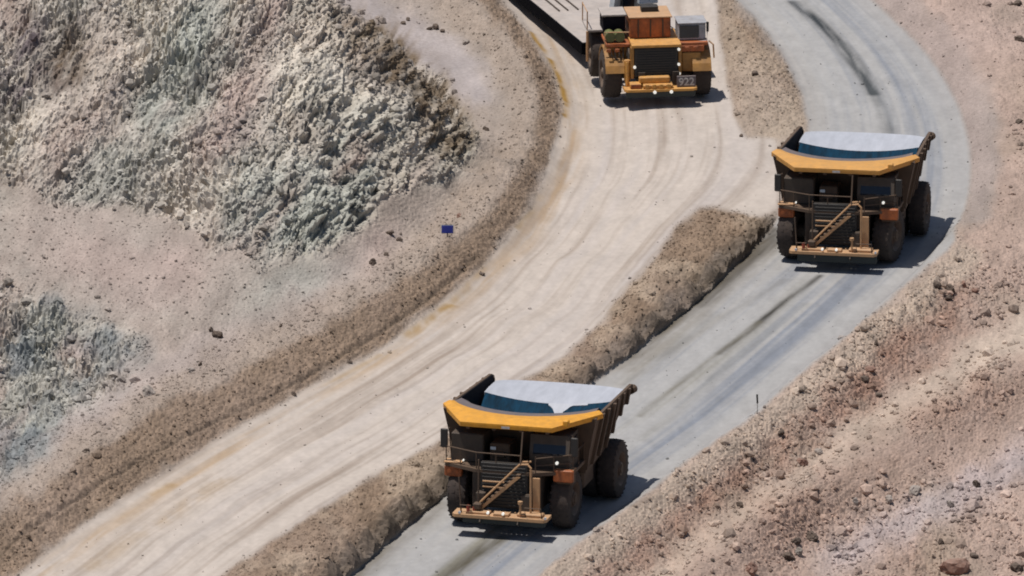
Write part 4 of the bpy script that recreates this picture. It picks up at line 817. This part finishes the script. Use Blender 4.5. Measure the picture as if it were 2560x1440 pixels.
me = bpy.data.meshes.new_from_object(to.evaluated_get(bpy.context.evaluated_depsgraph_get())); bpy.data.objects.remove(to)
me.materials.clear(); me.materials.append(M['text']); num = bpy.data.objects.new('number', me); C.collection.objects.link(num); num.parent = np_; num.location = (1.55, .33, 1.18); num.rotation_euler = (math.pi/2, 0, 0)
g = MB().box(-1.45, 1.15, .95, 1.5, 1.55, 3.35, .05)
for k in range(11): g.box(-1.3, 1.0, .90, .955, 1.68+k*.15, 1.73+k*.15, .005)
g.build('radiator_grille', M['black'], T3)
gs = MB()
for x in (-1.55, 1.25): gs.box(x-.09, x+.09, .9, 1.5, 1.5, 3.36, .02)
gs.each('grille_frame', M['ochre'], T3)
for x, z in ((-1.42, 2.2), (1.17, 2.3), (1.17, 3.2), (1.2, 1.75)): lamp(T3, x, .84, z, .085)
MB().prism([(.85, 3.36), (.85, 3.50), (2.2, 3.60), (4.2, 3.60), (4.2, 3.36)], -1.6, 1.3, 'x').build('hood', M['bright'], T3)
ob = MB().box(-1.55, .85, 2.1, 4.4, 3.605, 4.82, .06)
ob.build('orange_housing', M['orange'], T3)
rb = MB()
for k in range(3): rb.box(-1.1+k*.72, -1.02+k*.72, 2.05, 2.11, 3.7, 4.75, .01)
rb.each('housing_rib', M['brown'], T3)
MB().box(-1.62, .92, 2.0, 4.5, 4.822, 4.91, .02).build('housing_lid', M['tan'], T3)
MB().box(-.75, .25, 3.1, 3.7, 4.915, 5.25, .04).build('exhaust_box', M['black'], T3)
cb = MB().box(1.25, 2.85, 1.7, 3.2, 3.5, 4.5, .08).build('cab', M['cabwhite'], T3)
MB().box(1.30, 2.45, 1.66, 1.695, 3.66, 4.40, .01).build('windscreen', M['glass'], cb); MB().box(1.2, 2.92, 1.62, 3.3, 4.505, 4.58, .02).build('roof', M['cabwhite'], cb)
MB().box(2.855, 2.88, 2.0, 3.0, 3.75, 4.35, .005).build('side_window', M['glass'], cb)
MB().box(2.85, 3.0, 1.45, 1.52, 4.05, 4.65, .02).build('mirror', M['black'], T3); MB().tube([(2.92, 1.5, 4.1), (2.9, 1.6, 3.5), (2.4, 1.6, 3.45)], .04).build('mirror_arm', M['cabwhite'], T3)
dk = MB().box(1.25, 2.95, 1.3, 3.9, 3.30, 3.49, .03); dk.box(-3.0, -1.62, 1.4, 3.9, 3.30, 3.49, .03); dk.box(1.3, 2.7, 1.25, 1.32, 2.95, 3.31, .02); dk.each('deck', M['orange'], T3)
fd = MB()
for s in (-1, 1):
    pts = [(2.6+1.75*math.cos(a), 1.4+1.72*math.sin(a)) for a in [math.radians(v) for v in range(15, 166, 15)]]; q = pts+[(p[0]*.0+2.6+(p[0]-2.6)*.94, 1.4+(p[1]-1.4)*.94) for p in pts[::-1]]
    fd.prism(q, s*2.0, s*3.1, 'x')
fd.each('fender', M['ochre'], T3)
br = MB().box(-2.0, -1.65, 1.1, 1.3, 1.3, 2.6, .05); br.tube([(-1.85, .95, 1.1), (-1.85, 1.05, 2.5)], .12, 12); br.each('strut', M['bright'], T3)
sm_ = MB().box(1.4, 2.5, 1.3, 1.9, 1.75, 2.9, .05); sm_.box(-2.9, -1.7, 1.9, 2.3, 2.4, 3.29, .05); sm_.each('side_box', M['ochre'], T3)
cbx = MB().box(-3.05, -1.75, 2.6, 4.2, 3.92, 4.85, .05); cbx.build('tool_box', M['inner'], T3); MB().box(-3.15, -1.68, 2.5, 4.3, 4.855, 4.98, .03).build('tool_box_lid', M['deck'], T3)
ac = MB()
for x in (-2.75, -2.2): ac.tube([(x, 1.6, 3.85), (x, 2.4, 3.85)], .30, 18)
ac.each('air_cleaner', M['olive'], T3)
rf = MB().box(-3.5, -2.2, 6.3, 8.8, 2.95, 3.1, .03); rf.box(2.2, 3.3, 6.3, 8.8, 2.95, 3.1, .03); rf.each('rear_fender', M['deck'], T3)
rr = MB()
for x, yy in ((-3.5, 6.4), (-3.5, 8.6), (-2.4, 6.4), (-3.1, 1.45)): rr.tube([(x, yy, 3.1), (x, yy, 4.2)], .035)
rr.tube([(-3.5, 6.4, 4.15), (-3.5, 8.6, 4.15)], .03); rr.tube([(-3.5, 6.35, 1.2), (-3.5, 6.35, 3.0)], .08); rr.tube([(-3.05, 1.45, 4.2), (-1.7, 1.35, 4.2)], .03); rr.tube([(3.0, 1.5, 3.5), (3.25, 1.4, 3.3), (3.3, 1.4, 2.5)], .05); rr.each('handrail', M['tan'], T3)
fw = MB().tube([(0, 8.4, 2.2), (0, 8.4, 2.6)], .8, 24); fw.build('fifth_wheel', M['dark'], T3)
place(T3, 1652, 268, 0.0, -7, T3['label'])
hs = MB()
for k in range(7): hs.tube([(1.35+k*.22, 1.55+.05*(k % 2), 3.45), (1.3+k*.2, 1.35, 3.0-.1*(k % 3)), (1.45+k*.16, 1.4, 2.4)], .035, 6)
for k in range(5): hs.tube([(-2.8+k*.26, 1.5, 3.3), (-2.7+k*.22, 1.3, 2.8-.12*(k % 2)), (-2.0+k*.05, 1.4, 2.3)], .035, 6)
hs.each('hose', M['black'], T3)
for x, z in ((1.7, 3.15), (2.2, 3.15), (-2.4, 3.15), (-2.9, 3.15)): MB().box(x-.13, x+.13, 1.2, 1.28, z-.1, z+.1, .02).build('marker_light', M['orange'], T3)
MB().box(1.9, 2.5, 1.35, 1.75, 2.0, 2.55, .05).build('battery_box', M['pale'], T3)
# trailer
x3, y3, _ = T3.location
TR = thing('flatbed_trailer', (x3-1.1, y3+9.6, 0), math.radians(17), 'long dust covered flat trailer with black sides behind the orange tow truck', 'trailer')
MB().box(-2.95, 2.75, 1.2, 23, 1.00, 1.10, .02).build('deck', M['deck'], TR)
sd = MB()
for x0, x1 in ((-3.05, -2.955), (2.755, 2.85)): sd.box(x0, x1, 1.2, 23, .42, 1.08, .01)
sd.box(-3.05, 2.85, 1.05, 1.195, .42, 1.08, .02); sd.each('side_beam', M['tblack'], TR)
rl = MB()
for x in (-2.2, -1.7, -1.1, 1.5): rl.box(x-.04, x+.04, 8, 23, 1.122, 1.18, .01)
rl.each('deck_rail', M['dark'], TR)
for yy in (14.5, 17, 19.5):
    for x in (-2.3, -1.2, 1.0, 2.1):
        w_ = MB().lathe([(-.3, .3), (-.3, .45), (-.2, .52), (.2, .52), (.3, .45), (.3, .3), (-.3, .3)], x, yy, .52, 24).build('wheel', M['tyre'], TR, True)
gn = MB()
gn.prism([(1.0, .4), (1.0, 1.0), (.2, 2.5), (-.6, 3.6), (-1.4, 3.6), (-1.4, 3.05), (-.8, 2.9), (-.2, 1.8), (.3, .4)], -1.7, -1.35, 'x'); gn.prism([(1.0, .4), (1.0, 1.0), (.2, 2.5), (-.6, 3.6), (-1.4, 3.6), (-1.4, 3.05), (-.8, 2.9), (-.2, 1.8), (.3, .4)], -.5, .6, 'x')
gn.box(-.5, .62, -1.42, -1.1, 2.7, 3.1, .03); gn.box(-1.3, .6, .2, .6, 2.6, 2.9, .03)
gnp = gn.each('gooseneck', M['pale'], TR)
for o in gnp: o.scale = (1, 1, 1.38)
MB().box(-1.34, -.6, -1.0, .9, 1.2, 4.5, .04).build('gooseneck_panel', M['glass'], TR)

# ------------------------------------------------------------------ blue sign and marker post
x, y, h = on_ground(1114, 590)
S = thing('sign', (x, y, h), 0, 'small blank blue sign on a post on top of the left berm', 'sign')
MB().tube([(0, 0, -.2), (0, 0, .4)], .03).build('post', M['dark'], S); MB().box(-.30, .30, -.05, -.02, .20, .62, .012).build('panel', M['blue'], S)
MB().box(-.33, .33, -.019, .01, .17, .65, .012).build('backing', M['white'], S)
x, y, h = on_ground(1896, 1034)
S = thing('marker_post', (x, y, h), 0, 'thin marker post with a black tip on the berm right of the grey road', 'marker post')
MB().tube([(0, 0, -.2), (0, 0, .6)], .018).build('post', M['wood'], S); MB().tube([(0, 0, .58), (-.02, 0, 1.05)], .05, 10).build('reflector', M['black'], S)
